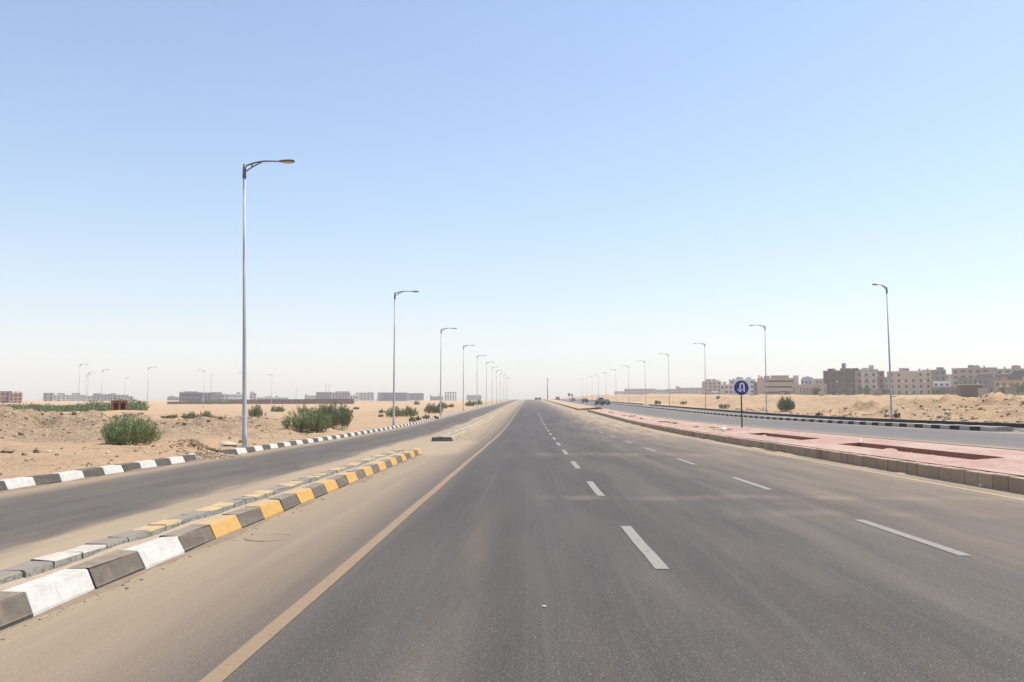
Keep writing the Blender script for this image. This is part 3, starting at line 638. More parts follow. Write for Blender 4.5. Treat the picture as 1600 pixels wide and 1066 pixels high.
# ------------------------------------------------------------------ signs
def make_sign(loc, label, rz=0, face=True):
    t = thing('road_sign', loc, label, 'road sign'); Hc = 2.36; r = .455
    mb = MB(); mb.tube([(0, .045, -.1), (0, .045, Hc + .3)], .043, 10); part(mb, 'post', M['sign_post'], t, True)
    def disc(y0, y1, rad): 
        m = MB(); n = 40; vs = [(rad * math.cos(2 * math.pi * q / n), y, Hc + rad * math.sin(2 * math.pi * q / n)) for y in (y0, y1) for q in range(n)]
        m.add(vs, [tuple(range(n)), tuple(range(n, 2 * n))[::-1]] + [((q + 1) % n, q, n + q, n + (q + 1) % n) for q in range(n)]); return m
    disc(-.004, .006, r).obj; part(disc(-.004, .008, r), 'sign_plate', M['sign_white'] if face else M['sign_back'], t)
    if face:
        part(disc(-.0085, -.0045, r * .945), 'blue_disc', M['sign_blue'], t)
        u = r / .5; mb = MB(); w = .052 * u; y = -.0125; y2 = -.009
        # centre line of the turn: up the right leg, over, down the left leg
        cx = .045 * u; rad = .118 * u; zc = Hc + .17 * u; path = [(cx + rad + .022 * u, Hc - .27 * u), (cx + rad, zc)] + [(cx + rad * math.cos(a), zc + rad * 1.05 * math.sin(a)) for a in [math.pi * q / 10 for q in range(1, 10)]] + [(cx - rad, zc), (cx - rad - .015 * u, Hc - .12 * u)]
        L = []; Rr = []
        for i, p in enumerate(path):
            a = path[max(i - 1, 0)]; b = path[min(i + 1, len(path) - 1)]; dx, dz = b[0] - a[0], b[1] - a[1]; l = math.hypot(dx, dz)
            L.append((p[0] - dz / l * w, p[1] + dx / l * w)); Rr.append((p[0] + dz / l * w, p[1] - dx / l * w))
        n = len(path); vs = [(a[0], y, a[1]) for a in L] + [(a[0], y, a[1]) for a in Rr] + [(a[0], y2, a[1]) for a in L] + [(a[0], y2, a[1]) for a in Rr]
        fs = []
        for i in range(n - 1): fs += [(i, n + i, n + i + 1, i + 1), (i, i + 1, 2 * n + i + 1, 2 * n + i), (n + i, 3 * n + i, 3 * n + i + 1, n + i + 1)]
        mb.add(vs, fs)
        tx, tz = cx - rad - .02 * u, Hc - .12 * u; hw = .175 * u
        hd = [(tx - hw, tz + .075 * u), (tx - hw - .0, tz - .01 * u), (tx, tz - .175 * u), (tx + hw, tz - .01 * u), (tx + hw, tz + .075 * u), (tx, tz - .06 * u)]
        vs = [(a, y - .001, b) for a, b in hd] + [(a, y2, b) for a, b in hd]
        mb.add(vs, [(0, 1, 2, 5), (5, 2, 3, 4), (6, 11, 8, 7), (11, 10, 9, 8)] + [(i, (i + 1) % 6, 6 + (i + 1) % 6, 6 + i) for i in range(6)])
        mb.box(-.0, .0, y, y2, Hc, Hc) if False else None
        part(mb, 'arrow', M['sign_white'], t)
    mb = MB(); 
    for zz in (Hc - .2, Hc + .2): mb.box(-.06, .06, .006, .09, zz - .02, zz + .02)
    part(mb, 'clamp', M['sign_post'], t); t.rotation_euler = (0, 0, rz); return t
x, y = 12.6, 49.0
make_sign((x, y, float(pav_z(x, y))), 'round blue turn-back arrow sign on a dark post in the pink median', R(2))
p = at_y(889.5, 631, 248); make_sign((p.x, p.y, gz(p.x, p.y)), 'distant grey round sign on the second median', R(-6), False)
p = at_y(894, 629, 262); make_sign((p.x, p.y, gz(p.x, p.y)), 'pale grey round sign turned sideways behind the other distant sign', R(-50), False)
# ------------------------------------------------------------------ shrubs and trees
def make_foliage(seed, sprays, leaves, size=(.11, .018), lump=.25, droop=.2, low=.12):
    """unit shrub: radius about 1 in plan, height 1"""
    rnd = random.Random(seed); lf = MB(); st = MB()
    for i in range(sprays):
        a = rnd.uniform(0, 2 * math.pi); q = rnd.random() ** .55
        k = 1 - lump + lump * 2 * (.5 + vnoise(math.cos(a) * 1.7 + seed, math.sin(a) * 1.7, seed)) * rnd.uniform(.8, 1.15); k = min(k, 1.12)
        b0 = Vector((math.cos(a) * q * .8 * k, math.sin(a) * q * .8 * k, 0))
        top = Vector((math.cos(a) * q * k, math.sin(a) * q * k, max(.22, (1.0 - .5 * q ** 2.2) * k * rnd.uniform(.55, 1.08)))); mid = b0.lerp(top, .5) + Vector((math.cos(a), math.sin(a), 0)) * .05
        P = lambda t: b0 * (1 - t) ** 2 + mid * 2 * t * (1 - t) + top * t * t
        if i % 3 == 0: st.tube([P(0) - Vector((0, 0, .05)), P(.4), P(.9)], [.016, .011, .004], 5)
        for j in range(leaves):
            t = low + (1 - low) * rnd.random() ** .7; p = P(t) + Vector((rnd.gauss(0, .05), rnd.gauss(0, .05), rnd.gauss(0, .04)))
            if p.z < .01: p.z = .02 + rnd.random() * .05
            d = (P(min(1, t + .05)) - P(max(0, t - .05))).normalized() + Vector((rnd.gauss(0, .32), rnd.gauss(0, .32), rnd.gauss(.35, .3))); d.normalize()
            s = d.cross(Vector((rnd.gauss(0, 1), rnd.gauss(0, 1), rnd.gauss(0, 1)))).normalized()
            l = size[0] * rnd.uniform(.6, 1.3); w = size[1] * rnd.uniform(.7, 1.3)
            e = p + d * l - Vector((0, 0, droop * l * .3))
            lf.add([p - s * w * .5, p + s * w * .5, e + s * w * .35, e - s * w * .35], [(0, 1, 2, 3)])
    return lf, st
PROTO = {}
def shrub_mesh(key):
    if key in PROTO: return PROTO[key]
    kind, seed = key
    if kind == 'big': lf, st = make_foliage(seed, 150, 95, (.075, .017), .36, .2, .05)
    elif kind == 'mid': lf, st = make_foliage(seed, 66, 62, (.10, .028), .42, .2, .06)
    else: lf, st = make_foliage(seed, 34, 34, (.17, .055), .4)
    def mk(mb, n):
        me = bpy.data.meshes.new(n); me.from_pydata(mb.v, [], mb.f); return me
    PROTO[key] = (mk(lf, 'foliage'), mk(st, 'stems')); return PROTO[key]
def shrub(p, w, h, label, kind='mid', seed=1, mat='leaf', depth=None, rz=None, group=None, name='shrub', cat='shrub'):
    a, b = shrub_mesh((kind, seed)); t = thing(name, p, label, cat, group)
    t.scale = (w / 2, (depth or w) / 2, h); t.rotation_euler = (0, 0, rz if rz is not None else 0)
    key = a.name + mat
    o = bpy.data.objects.new('foliage', a); COL.objects.link(o); o.parent = t
    if len(a.materials) == 0: a.materials.append(M[mat])
    o.material_slots[0].link = 'OBJECT'; o.material_slots[0].material = M[mat]
    o2 = bpy.data.objects.new('stems', b); COL.objects.link(o2); o2.parent = t
    if len(b.materials) == 0: b.materials.append(M['stem'])
    return t
def shrub_px(x0, x1, yt, yb, label, kind='mid', seed=1, mat='leaf', d=None, **kw):
    px = (x0 + x1) / 2
    if d is None: p = at(px, yb)
    else: p = at_y(px, yb, d); p.z = gz(p.x, p.y)
    return shrub(p, (x1 - x0) / F * p.y, (yb - yt) / F * p.y, label, kind, seed, mat, **kw)
shrub_px(161, 244, 650, 694, 'big feathery green tamarisk bush on the sand before the near bank', 'big', 1, 'leaf', rz=.4)
shrub_px(447, 522, 639, 673, 'front half of the large double green bush beyond the nearest lamp', 'big', 2, 'leaf', rz=1.1)
shrub_px(488, 547, 632, 667, 'taller rear half of the large double bush, browner inside', 'big', 3, 'leaf_olive', rz=2)
shrub_px(388, 414, 635, 652, 'round dark green bush just right of the nearest lamp pole', 'mid', 4, 'leaf_olive')
shrub_px(423, 445, 634, 644, 'small dark bush left of the double bush on pale sand', 'mid', 5, 'leaf_olive')
shrub_px(465, 482, 636, 645, 'low green bush peeking over the double bush', 'mid', 6, 'leaf')
shrub_px(603, 628, 637, 652, 'green bush cut by the second left lamp pole, its left half', 'mid', 4, 'leaf', rz=1)
shrub_px(622, 652, 635, 651, 'green bush right of the second left lamp pole', 'mid', 5, 'leaf', rz=2)
shrub_px(664, 692, 631, 646, 'dark green bush touching the third left lamp pole on its left', 'mid', 6, 'leaf_olive', rz=3)
shrub_px(683, 699, 629, 639, 'green bush behind the third left lamp pole', 'mid', 4, 'leaf_olive', rz=4)
shrub_px(699, 709, 631, 637, 'small grey-green bush right of the third left lamp pole', 'small', 1, 'leaf_olive')
shrub_px(727, 742, 626, 635, 'dark bush just right of the fourth left lamp pole', 'mid', 5, 'leaf_olive', rz=5)
shrub_px(738, 754, 625, 633, 'dark bush before the fifth left lamp pole', 'mid', 6, 'leaf_olive', rz=5)
shrub_px(646, 656, 627, 633, 'lone small green bush on open sand between second and third lamps', 'small', 2, 'leaf_olive')
shrub_px(536, 551, 638, 646, 'low round green bush right of the double bush', 'small', 3, 'leaf')
shrub_px(529, 537, 636, 642, 'tiny dry bush touching the double bush on the right', 'small', 1, 'leaf_dry')
shrub_px(551, 562, 636, 640, 'flat brown bush past the low round green one', 'small', 2, 'leaf_dry')
shrub_px(591, 602, 640, 646, 'small dark scrub left of the second left lamp pole', 'small', 3, 'leaf_olive')
shrub_px(590, 599, 647, 652, 'tiny green tuft below the small dark scrub', 'small', 1, 'leaf')
shrub_px(638, 650, 652, 661, 'grey-green tuft behind the striped kerb right of the second lamp', 'small', 2, 'leaf_olive')
shrub_px(649, 658, 650, 658, 'reddish brown dry bush behind the striped kerb', 'small', 3, 'leaf_dry')
shrub_px(659, 671, 648, 656, 'green bush beside the reddish dry bush by the striped kerb', 'small', 1, 'leaf')
shrub_px(675, 686, 650, 655, 'dry scrub against the striped kerb left of the third lamp', 'small', 2, 'leaf_dry')
shrub_px(136, 157, 640, 651, 'grey-green bush on the dune crest left of the rusty cabin', 'mid', 4, 'leaf_olive', d=75)
shrub_px(176, 198, 638, 649, 'green bush growing right in front of the rusty orange cabin', 'mid', 5, 'leaf', d=78)
shrub_px(196, 208, 642, 650, 'small green bush at the right foot of the rusty cabin', 'small', 1, 'leaf', d=78)
shrub_px(217, 227, 643, 649, 'little bush on the sand near the lone far lamp', 'small', 2, 'leaf_olive', d=80)
shrub_px(286, 306, 640, 651, 'leftmost bush of the low green row behind the near bank', 'mid', 6, 'leaf_olive', d=82)
shrub_px(308, 336, 640, 653, 'fullest bush in the low green row behind the near bank', 'mid', 4, 'leaf_olive', d=80)
shrub_px(328, 357, 644, 653, 'flatter bush in the low green row behind the near bank', 'mid', 5, 'leaf_olive', d=79)
shrub_px(358, 379, 644, 652, 'rightmost bush of the low green row, next to the lamp pole', 'mid', 6, 'leaf_olive', d=78)
shrub_px(252, 290, 645, 650, 'low brown scrub continuing the green row leftward', 'small', 3, 'leaf_dry', d=84)
shrub_px(1216, 1240, 622, 642, 'rounded olive bush on the right bank by the second right lamp', 'big', 4, 'leaf_olive')
shrub_px(1123, 1140, 631, 638, 'small dark bush on the right bank left of the blue sign', 'mid', 5, 'leaf_olive')
shrub_px(1062, 1073, 627, 632, 'tiny bush on the right bank between the third and fourth lamps', 'small', 1, 'leaf_olive')
shrub_px(1021, 1033, 626, 632, 'tiny green bush on the right bank by the fourth lamp', 'small', 2, 'leaf_olive')
shrub_px(1273, 1286, 645, 651, 'dry tuft among the rubble beside the black kerb', 'small', 3, 'leaf_dry')
shrub_px(1394, 1406, 644, 654, 'dry brown tuft right of the nearest right lamp', 'small', 1, 'leaf_dry')
# thicket that reads as one mass
def thicket(name, pts, h0, h1, mat, n):
    mb = MB(); rnd = random.Random(5)
    for i in range(n):
        x, y = pts(); z = gz(x, y)
        if vnoise(x / 7, y / 9, 73) < -.17: continue
        px_ = 827 + x / y * F; h = (.6 if px_ < 130 else 1) * (h0 + (h1 - h0) * np.clip(.5 + 1.5 * vnoise(x / 5, y / 5, 71), 0, 1)) * rnd.uniform(.55, 1.15)
        for j in range(14):
            t = rnd.random(); p = Vector((x + rnd.gauss(0, .35), y + rnd.gauss(0, .35), z + h * t)); d = Vector((rnd.gauss(0, .5), rnd.gauss(0, .5), 1)).normalized()
            s = Vector((rnd.gauss(0, 1), rnd.gauss(0, 1), 0)).normalized(); w = rnd.uniform(.05, .1); l = rnd.uniform(.2, .4)
            mb.add([p - s * w, p + s * w, p + d * l + s * w * .5, p + d * l - s * w * .5], [(0, 1, 2, 3)])
    tag(mesh_obj(name, mb.v, mb.f, mat, None, mb.v[0]), kind='stuff')
def thick_pt():
    px = random.uniform(-10, 226); d = random.uniform(150, 185) - (px - 100) * .06; p = at_y(px, 640, d)
    return p.x, p.y
thicket('green_thicket', thick_pt, .5, 2.3, M['leaf_green'], 2600)
def wallgreen(): 
    px = random.uniform(292, 378); p = at_y(px, 632, 352 + random.uniform(-2, 2)); return p.x, p.y
thicket('wall_scrub', wallgreen, .6, 1.7, M['leaf_olive'], 500)
def tree(px, yt, yb, d, w, label):
    p = at_y(px, yb, d); z0 = gz(p.x, p.y); top = at_y(px, yt, d).z; H = max(2.5, top - z0); W = w / F * d
    t = thing('street_tree', (p.x, p.y, z0), label, 'tree'); mb = MB()
    mb.tube([(0, 0, -.2), (.05, 0, H * .3), (0, .1, H * .55)], [.16, .12, .07], 7)
    for a in range(5): mb.tube([(0, .05, H * .35), (math.cos(a * 1.3) * W * .25, math.sin(a * 1.3) * W * .25, H * .7)], [.07, .02], 5)
    part(mb, 'trunk', M['stem'], t)
    rnd = random.Random(int(px)); lf = MB()
    for c in range(9):
        cc = Vector((rnd.gauss(0, W * .22), rnd.gauss(0, W * .22), H * rnd.uniform(.45, .88))); rr = W * rnd.uniform(.16, .28)
        for j in range(130):
            q = cc + Vector((rnd.gauss(0, 1), rnd.gauss(0, 1), rnd.gauss(0, .8))) * rr * .6; dd = Vector((rnd.gauss(0, 1), rnd.gauss(0, 1), rnd.gauss(0, 1))).normalized(); s = dd.cross(Vector((.3, .5, .8))).normalized() * .16
            lf.add([q - s, q + s, q + dd * .36 + s * .5, q + dd * .36 - s * .5], [(0, 1, 2, 3)])
    part(lf, 'crown', M['leaf_green'], t)
tree(1320, 602, 619, 400, 20, 'yellow-green tree in front of the dark brick building')
tree(1351, 606, 619, 400, 16, 'smaller green tree before the pink and white apartment block')
tree(1386, 609, 619, 400, 13, 'low green tree left of the cream apartment block')
tree(1596, 600, 619, 330, 18, 'green tree at the right edge before the arched building')
tree(1567, 606, 619, 330, 9, 'slim tree left of the arched orange building')
tree(1276, 612, 619, 330, 14, 'low dark green tree beside the white roadside pillar')
tree(1468, 608, 618, 380, 18, 'low tree between the cream block and the grey service kiosk')
# ------------------------------------------------------------------ buildings
BM = {}
def bmat(col, v=.12):
    k = tuple(col)
    if k not in BM: BM[k] = plain('render_%d' % len(BM), col, .92, v, .25)
    return BM[k]
def facade(mb, O, U, wdt, h, cells, dep=.22, pan=()):
    """wall from O along unit U (outward normal = U x up reversed), cells = list of (u0,u1,z0,z1) openings; returns pane quads"""
    us = sorted(set([0, wdt] + [p * wdt for q in pan for p in q] + [c for q in cells for c in q[:2]])); zs = sorted(set([0, h] + [c for q in cells for c in q[2:]]))
    N = Vector((-U.y, U.x, 0)); panes = []
    P = lambda u, z, d=0: O + U * u + Vector((0, 0, z)) + N * d
    for a, b in zip(us[:-1], us[1:]):
        for c, d in zip(zs[:-1], zs[1:]):
            if any(q[0] <= a + 1e-6 and b <= q[1] + 1e-6 and q[2] <= c + 1e-6 and d <= q[3] + 1e-6 for q in cells): continue
            mb.add([P(a, c), P(b, c), P(b, d), P(a, d)], [(0, 1, 2, 3)], 1 if any(q[0] <= (a + b) / 2 / wdt < q[1] for q in pan) else 0)
    for (a, b, c, d) in cells:
        mb.add([P(a, c), P(b, c), P(b, d), P(a, d), P(a, c, dep), P(b, c, dep), P(b, d, dep), P(a, d, dep)], [(0, 1, 5, 4), (1, 2, 6, 5), (2, 3, 7, 6), (3, 0, 4, 7)])
        panes.append([P(a, c, dep * .8), P(b, c, dep * .8), P(b, d, dep * .8), P(a, d, dep * .8)])
    return panes
def building(x0, x1, yt, yb, d, label, col, floors=3, cols=4, depth=12, yaw=None, style='plain', trim=None, roofbits=(), wcol='glass', wfrac=.48, slab=None, group=None, cat='building', name='apartment_block', pan=(), pcol=None):
    a = at_y((x0 + x1) / 2, yb, d); W = (x1 - x0) / F * d; zt = at_y((x0 + x1) / 2, yt, d).z; g0 = gz(a.x, a.y); zb = min(a.z, g0) - .6; H = zt - zb
    t = thing(name, (a.x, a.y, zb), label, cat, group)
    ang = -math.atan2(a.x, a.y); ang += R(yaw if yaw is not None else random.Random(int(x0 * 7)).uniform(-7, 7)); t.rotation_euler = (0, 0, ang)
    wall = MB(); base = .6 + max(0, a.z - zb - .6); vis = H - base - .5
    fh = vis / floors; cw = W / cols; cells = []
    ww, wh = cw * wfrac, fh * .48
    if style == 'bands': cells = [(W * .17, W * .97, base + fh * k + fh * .45, base + fh * k + fh * .78) for k in range(floors)]
    elif style == 'frame': cells = [(cw * i + cw * .08, cw * i + cw * .92, base + fh * k + .1, base + fh * k + fh * .88) for i in range(cols) for k in range(floors)]
    else:
        rr = random.Random(int(x0 * 13 + yt))
        for i in range(cols):
            for k in range(floors):
                if rr.random() < .06: continue
                wide = 1.25 if (i % 3 == 1 and style == 'balcony') else 1
                cells.append((cw * (i + .5) - ww * wide / 2, cw * (i + .5) + ww * wide / 2, base + fh * (k + .3), base + fh * (k + .3) + wh))
    panes = facade(wall, Vector((-W / 2, 0, 0)), Vector((1, 0, 0)), W, H, cells, .3 if style != 'frame' else 1.2, pan)
    sc = [(depth * (j + .5) / 3 - .55, depth * (j + .5) / 3 + .55, base + fh * (k + .3), base + fh * (k + .3) + wh) for j in range(3) for k in range(floors)] if style != 'frame' else []
    facade(wall, Vector((W / 2, 0, 0)), Vector((0, 1, 0)), depth, H, []); left_p = facade(wall, Vector((-W / 2, depth, 0)), Vector((0, -1, 0)), depth, H, sc if a.x > 0 else [])
    facade(wall, Vector((W / 2, depth, 0)), Vector((-1, 0, 0)), W, H, [])
    wall.add([(-W / 2, 0, H - .35), (W / 2, 0, H - .35), (W / 2, depth, H - .35), (-W / 2, depth, H - .35)], [(0, 1, 2, 3)])
    part(wall, 'wall', [bmat(col), bmat(pcol or col)], t)
    for q in panes + left_p:
        m = MB(); m.add(q, [(0, 1, 2, 3)]); w = part(m, 'window', M[wcol], t)
    tc = trim or tuple(min(1, c * 1.12) for c in col); m = MB(); e = .12
    m.box(-W / 2 - e, W / 2 + e, -e, .1, H - .3, H + .06); m.box(-W / 2 - e, -W / 2 + .1, .1, depth + e, H - .3, H + .06); m.box(W / 2 - .1, W / 2 + e, .1, depth + e, H - .3, H + .06); m.box(-W / 2 + .1, W / 2 - .1, depth - .1, depth + e, H - .3, H + .06)
    part(m, 'parapet', bmat(tc), t)
    if style == 'balcony':
        for i in range(cols):
            if i % 3 != 1: continue
            for k in range(floors):
                m = MB(); cx = cw * (i + .5) - W / 2; z = base + fh * k + fh * .08; bw = cw * .42
                m.box(cx - bw, cx + bw, -1.1, -.02, z, z + .14); m.box(cx - bw, cx + bw, -1.1, -1.0, z + .14, z + fh * .3); m.box(cx - bw, cx - bw + .1, -1.0, -.02, z + .14, z + fh * .3); m.box(cx + bw - .1, cx + bw, -1.0, -.02, z + .14, z + fh * .3)
                part(m, 'balcony', bmat(tc), t)
    if slab:
        for k in range(1, floors + 1):
            m = MB(); z = base + fh * k - .2; m.box(-W / 2 - .04, W / 2 + .04, -.05, .02, z, z + .35); part(m, 'floor_slab', bmat(slab), t)
        for i in range(cols + 1):
            m = MB(); x = -W / 2 + cw * i; x = min(max(x, -W / 2 + .2), W / 2 - .2); m.box(x - .2, x + .2, -.07, .02, 0, H - .31); part(m, 'column', bmat(slab), t)
    for (b0, b1, bt, bc) in roofbits:
        bx0, bx1 = (b0 - (x0 + x1) / 2) / F * d, (b1 - (x0 + x1) / 2) / F * d; bh = (yt - bt) / F * d
        m = MB(); m.box(bx0, bx1, depth * .25, depth * .25 + min(5, max(1.5, bx1 - bx0)), H - .36, H + bh); m.box(bx0 - .12, bx1 + .12, depth * .25 - .12, depth * .25 + min(5, max(1.5, bx1 - bx0)) + .12, H + bh, H + bh + .2)
        part(m, 'stair_tower', bmat(bc), t)
    if a.x > 0 and floors >= 2 and W > 9 and d < 640:
        rr = random.Random(int(x0 * 31))
        for i in range(rr.randint(1, 3)):
            m = MB(); hx = rr.uniform(-W / 2 + 2.5, W / 2 - 2.5); hw = rr.uniform(1.0, 1.9); hh = rr.uniform(1.3, 2.4); y0 = rr.uniform(1.2, depth - 4)
            m.box(hx - hw, hx + hw, y0, y0 + 2.6, H - .36, H + hh); m.box(hx - .4, hx + .4, y0 - .04, y0 + .02, H - .3, H + hh - .4); part(m, 'roof_hut', bmat(tuple(c * rr.uniform(.75, 1.05) for c in col)), t)
        for i in range(rr.randint(1, 3)):
            m = MB(); hx = rr.uniform(-W / 2 + 1.2, W / 2 - 1.2); m.tube([(hx, 2.2, H - .36), (hx, 2.2, H + .5), (hx, 2.2, H + 1.15), (hx, 2.2, H + 1.3)], [.5, .52, .5, .2], 10); part(m, 'water_tank', M['sign_back'], t)
        for i in range(rr.randint(2, 4)):
            k = rr.randrange(floors); m = MB(); hx = -W / 2 + cw * rr.randrange(1, max(2, cols)); z = base + fh * (k + .25); m.box(hx - .45, hx + .45, -.45, -.03, z, z + .6); part(m, 'air_conditioner', M['sign_white'], t)
    return t
tan, cream, pinkb, brick, greyb, whiteb = (.40, .29, .20), (.47, .38, .28), (.36, .25, .19), (.115, .062, .047), (.24, .215, .20), (.56, .51, .45)
# right-hand district
building(1289, 1339, 579, 619, 450, 'dark brown bare brick building with a tall shaft on its roof', brick, 4, 5, 14, -8, 'plain', (.10, .062, .05), ((1315, 1320.5, 568, (.25, .22, .20)), (1320.5, 1338, 576, brick)), 'glass', .45, (.16, .095, .072))
building(1340, 1381, 580, 619, 440, 'white and pink apartment block with balconies right of the dark brick building', whiteb, 4, 4, 14, 4, 'balcony', (.46, .28, .22), ((1357, 1371, 577, whiteb), (1360.5, 1367, 571, (.42, .38, .33))), 'glass', .36, pan=((0, .2), (.74, .98)), pcol=(.33, .19, .15))
building(1383, 1394, 589, 617, 520, 'narrow grey block half hidden behind the nearest right lamp', greyb, 3, 2, 12, 0)
building(1392, 1453, 580, 618, 420, 'broad cream apartment block with rows of dark square windows', cream, 4, 6, 15, 3, 'plain', (.58, .48, .36), ((1419, 1422.5, 576.5, (.36, .17, .13)),), 'glass', .3, pan=((0, .12), (.88, 1)), pcol=(.40, .30, .22))
building(1444, 1477, 578, 612, 500, 'tan apartment block standing behind the cream one', (.27, .205, .16), 4, 4, 12, 2, 'balcony')
building(1476, 1494, 585, 615, 560, 'pale tan block in the gap right of the small white house', (.42, .34, .26), 4, 2, 12, 0)
building(1458, 1500, 605, 617, 400, 'low brown brick shed row below the small white house', (.22, .14, .11), 1, 8, 6, 0)
building(1460, 1483, 596, 606, 405, 'small white house with three dark windows', (.72, .70, .68), 1, 3, 8, 0, 'plain', None, (), 'glass', .45, name='house', cat='house')
building(1493, 1554, 575, 612, 480, 'wide tan apartment block behind the grey unfinished one', (.36, .27, .20), 4, 6, 10, -1, 'balcony', None, ((1520, 1532, 573.5, (.40, .30, .225)),))
building(1501, 1557, 590, 616, 430, 'grey unfinished concrete block in front of the wide tan one', (.19, .172, .168), 2, 8, 8, 0, 'plain', (.17, .155, .15), (), 'glass', .3)
building(1562, 1614, 576, 610, 470, 'pale tan block at the right edge, behind the dark roofed one', (.38, .30, .23), 4, 5, 10, 0, 'balcony')
building(1555, 1612, 585, 608, 440, 'dark brown building with a flat roof line at the right edge', (.115, .08, .072), 2, 4, 8, 0, 'bands')
building(1559, 1612, 594, 618, 400, 'orange tan building with openings along its front at the right edge', (.44, .27, .15), 2, 6, 12, 0, 'plain', (.42, .2, .13), (), 'shutter', .5)
building(1187, 1241, 591, 619, 470, 'tan building with long dark window bands and a roof pergola', (.47, .335, .235), 3, 1, 14, 4, 'bands', (.45, .33, .24), ((1207, 1233, 587, (.33, .27, .20)),))
building(1240, 1248, 587, 612, 480, 'slim white stair tower beside the banded tan building', (.55, .50, .46), 3, 1, 8, 0, 'plain', None, (), 'glass', .25)
building(1253, 1290, 592, 611, 520, 'grey and white unfinished block behind the low tan row', (.40, .36, .33), 2, 7, 12, 0, 'plain', None, ((1262, 1270, 590, greyb),), 'glass', .5)
building(1240, 1290, 601, 619, 440, 'low tan row with many narrow windows left of the dark brick building', (.40, .31, .23), 1, 10, 10, 0, 'plain', None, (), 'shutter', .4)
building(1178, 1190, 597, 617, 490, 'narrow dark brown block left of the banded tan building', (.20, .15, .125), 3, 2, 10, 0)
building(1140, 1180, 593, 616, 620, 'pale grey high block behind the blue sign', (.50, .48, .45), 3, 4, 12, 0, 'plain', None, ((1154, 1157, 590, greyb), (1184, 1187, 587, whiteb)))
building(1126, 1158, 601, 617, 560, 'pale beige block left of the blue sign', (.52, .43, .35), 2, 5, 12, 0, 'balcony')
building(1100, 1127, 596, 618, 600, 'pinkish beige block by the second right lamp', (.42, .31, .25), 4, 4, 16, 5)
building(1112, 1121, 611, 618, 540, 'little white house before the pinkish beige block', (.68, .66, .63), 1, 2, 6, 0, name='house', cat='house')
building(1061, 1101, 606, 619, 900, 'long low pinkish building in the haze left of the pinkish beige block', (.38, .29, .26), 3, 8, 14, 0)
building(1040, 1062, 608, 619, 920, 'hazy grey block with a tower behind the third right lamp', (.40, .34, .32), 3, 5, 14, 0, 'plain', None, ((1056, 1062, 604, (.34, .28, .26)),))
building(1024, 1041, 609, 619, 960, 'hazy low grey block between two right lamps', (.42, .37, .36), 2, 4, 12, 0)
building(976, 1024, 607.5, 621, 900, 'long hazy beige building with many window bays at the start of the district', (.42, .34, .29), 3, 13, 14, 0, 'plain', None, (), 'shutter', .5)
building(960, 977, 611.5, 621, 1150, 'faint grey block left end of the right-hand district', (.36, .33, .33), 2, 5, 14, 0)
# left horizon
RB = (.33, .13, .095)
building(-6, 13, 611.5, 632, 420, 'red brick unfinished block at the left edge of the photo', RB, 3, 3, 12, 5, 'plain', (.36, .18, .14), (), 'glass', .5, (.40, .27, .22))
building(15, 33, 614, 632, 420, 'smaller red brick block with column stubs on its roof', RB, 3, 3, 10, 5, 'plain', (.36, .18, .14), ((17, 19.5, 612, RB), (24, 25.5, 612, RB), (30, 31.5, 612.5, RB)), 'glass', .5, (.40, .27, .22))
gl = (.34, .33, .33)
building(68, 83, 614, 628, 620, 'plain grey block, left end of the pale apartment row', (.36, .34, .32), 3, 2, 12, 0)
building(83, 108, 617, 628, 620, 'white apartment block with balconies in the left row, nearer the grey end block', (.52, .51, .50), 3, 4, 12, 0, 'balcony', None, ((90, 100, 614.5, gl),))
building(108, 131, 617, 628, 625, 'white apartment block with roof room right of its twin', (.52, .51, .50), 3, 5, 12, 0, 'balcony', None, ((113, 124, 614.5, gl),))
building(131, 146, 618.5, 628, 680, 'low pale grey block between the white and grey apartments', (.42, .42, .43), 2, 3, 10, 0)
building(146, 172, 616, 627.5, 640, 'grey apartment block behind the far lamp by the rusty cabin', (.33, .32, .33), 3, 5, 12, 0, 'plain', None, ((147, 158, 615, gl),))
building(172, 199, 617, 627.5, 650, 'grey apartment block above the rusty orange cabin', (.36, .35, .36), 3, 5, 12, 0, 'plain', None, ((173, 181, 615, gl),))
building(199, 207, 619, 628, 700, 'low hazy block right end of the left apartment row', (.38, .38, .39), 2, 2, 12, 0)
building(262, 282, 620, 627, 800, 'low dark grey sheds left of the columned building', (.30, .30, .32), 1, 5, 10, 0, 'plain', None, ((265, 272, 619, gl),))
building(281, 313, 613, 627.5, 620, 'grey building with tall columns across its front', (.26, .26, .29), 2, 9, 14, 0, 'frame', (.25, .25, .28), ((288, 308, 612, (.26, .26, .29)),))
building(313, 329, 613.5, 627.5, 630, 'plain grey block right of the columned building', (.32, .31, .32), 3, 3, 12, 0)
building(329, 346, 613, 627, 625, 'dark grey unfinished block beside the white houses', (.27, .26, .27), 3, 4, 12, 0)
building(346, 357, 616, 627, 640, 'small white block between the grey block and the white house', (.55, .54, .53), 2, 2, 10, 0)
building(357, 378, 616, 627, 600, 'white house with a row of dark windows left of the nearest lamp', (.66, .66, .66), 2, 6, 10, 0, 'plain', None, ((369, 375, 613.5, gl),), 'glass', .5, name='house', cat='house')
building(390, 400, 614, 627, 640, 'white house with a grey roof room just right of the nearest lamp', (.55, .54, .54), 3, 2, 10, 0, 'plain', None, ((391, 396, 612.5, gl),))
building(402, 450, 621, 627, 1000, 'faint low houses in haze above the left end of the brown wall', (.45, .44, .43), 1, 9, 10, 0, 'plain', None, ((415, 424, 619.5, gl), (430, 434, 618.5, gl)))
building(476, 495, 618, 626, 900, 'hazy low block left of the dark block with roof masts', (.42, .41, .42), 2, 4, 10, 0, 'plain', None, ((477, 480, 616, gl),))
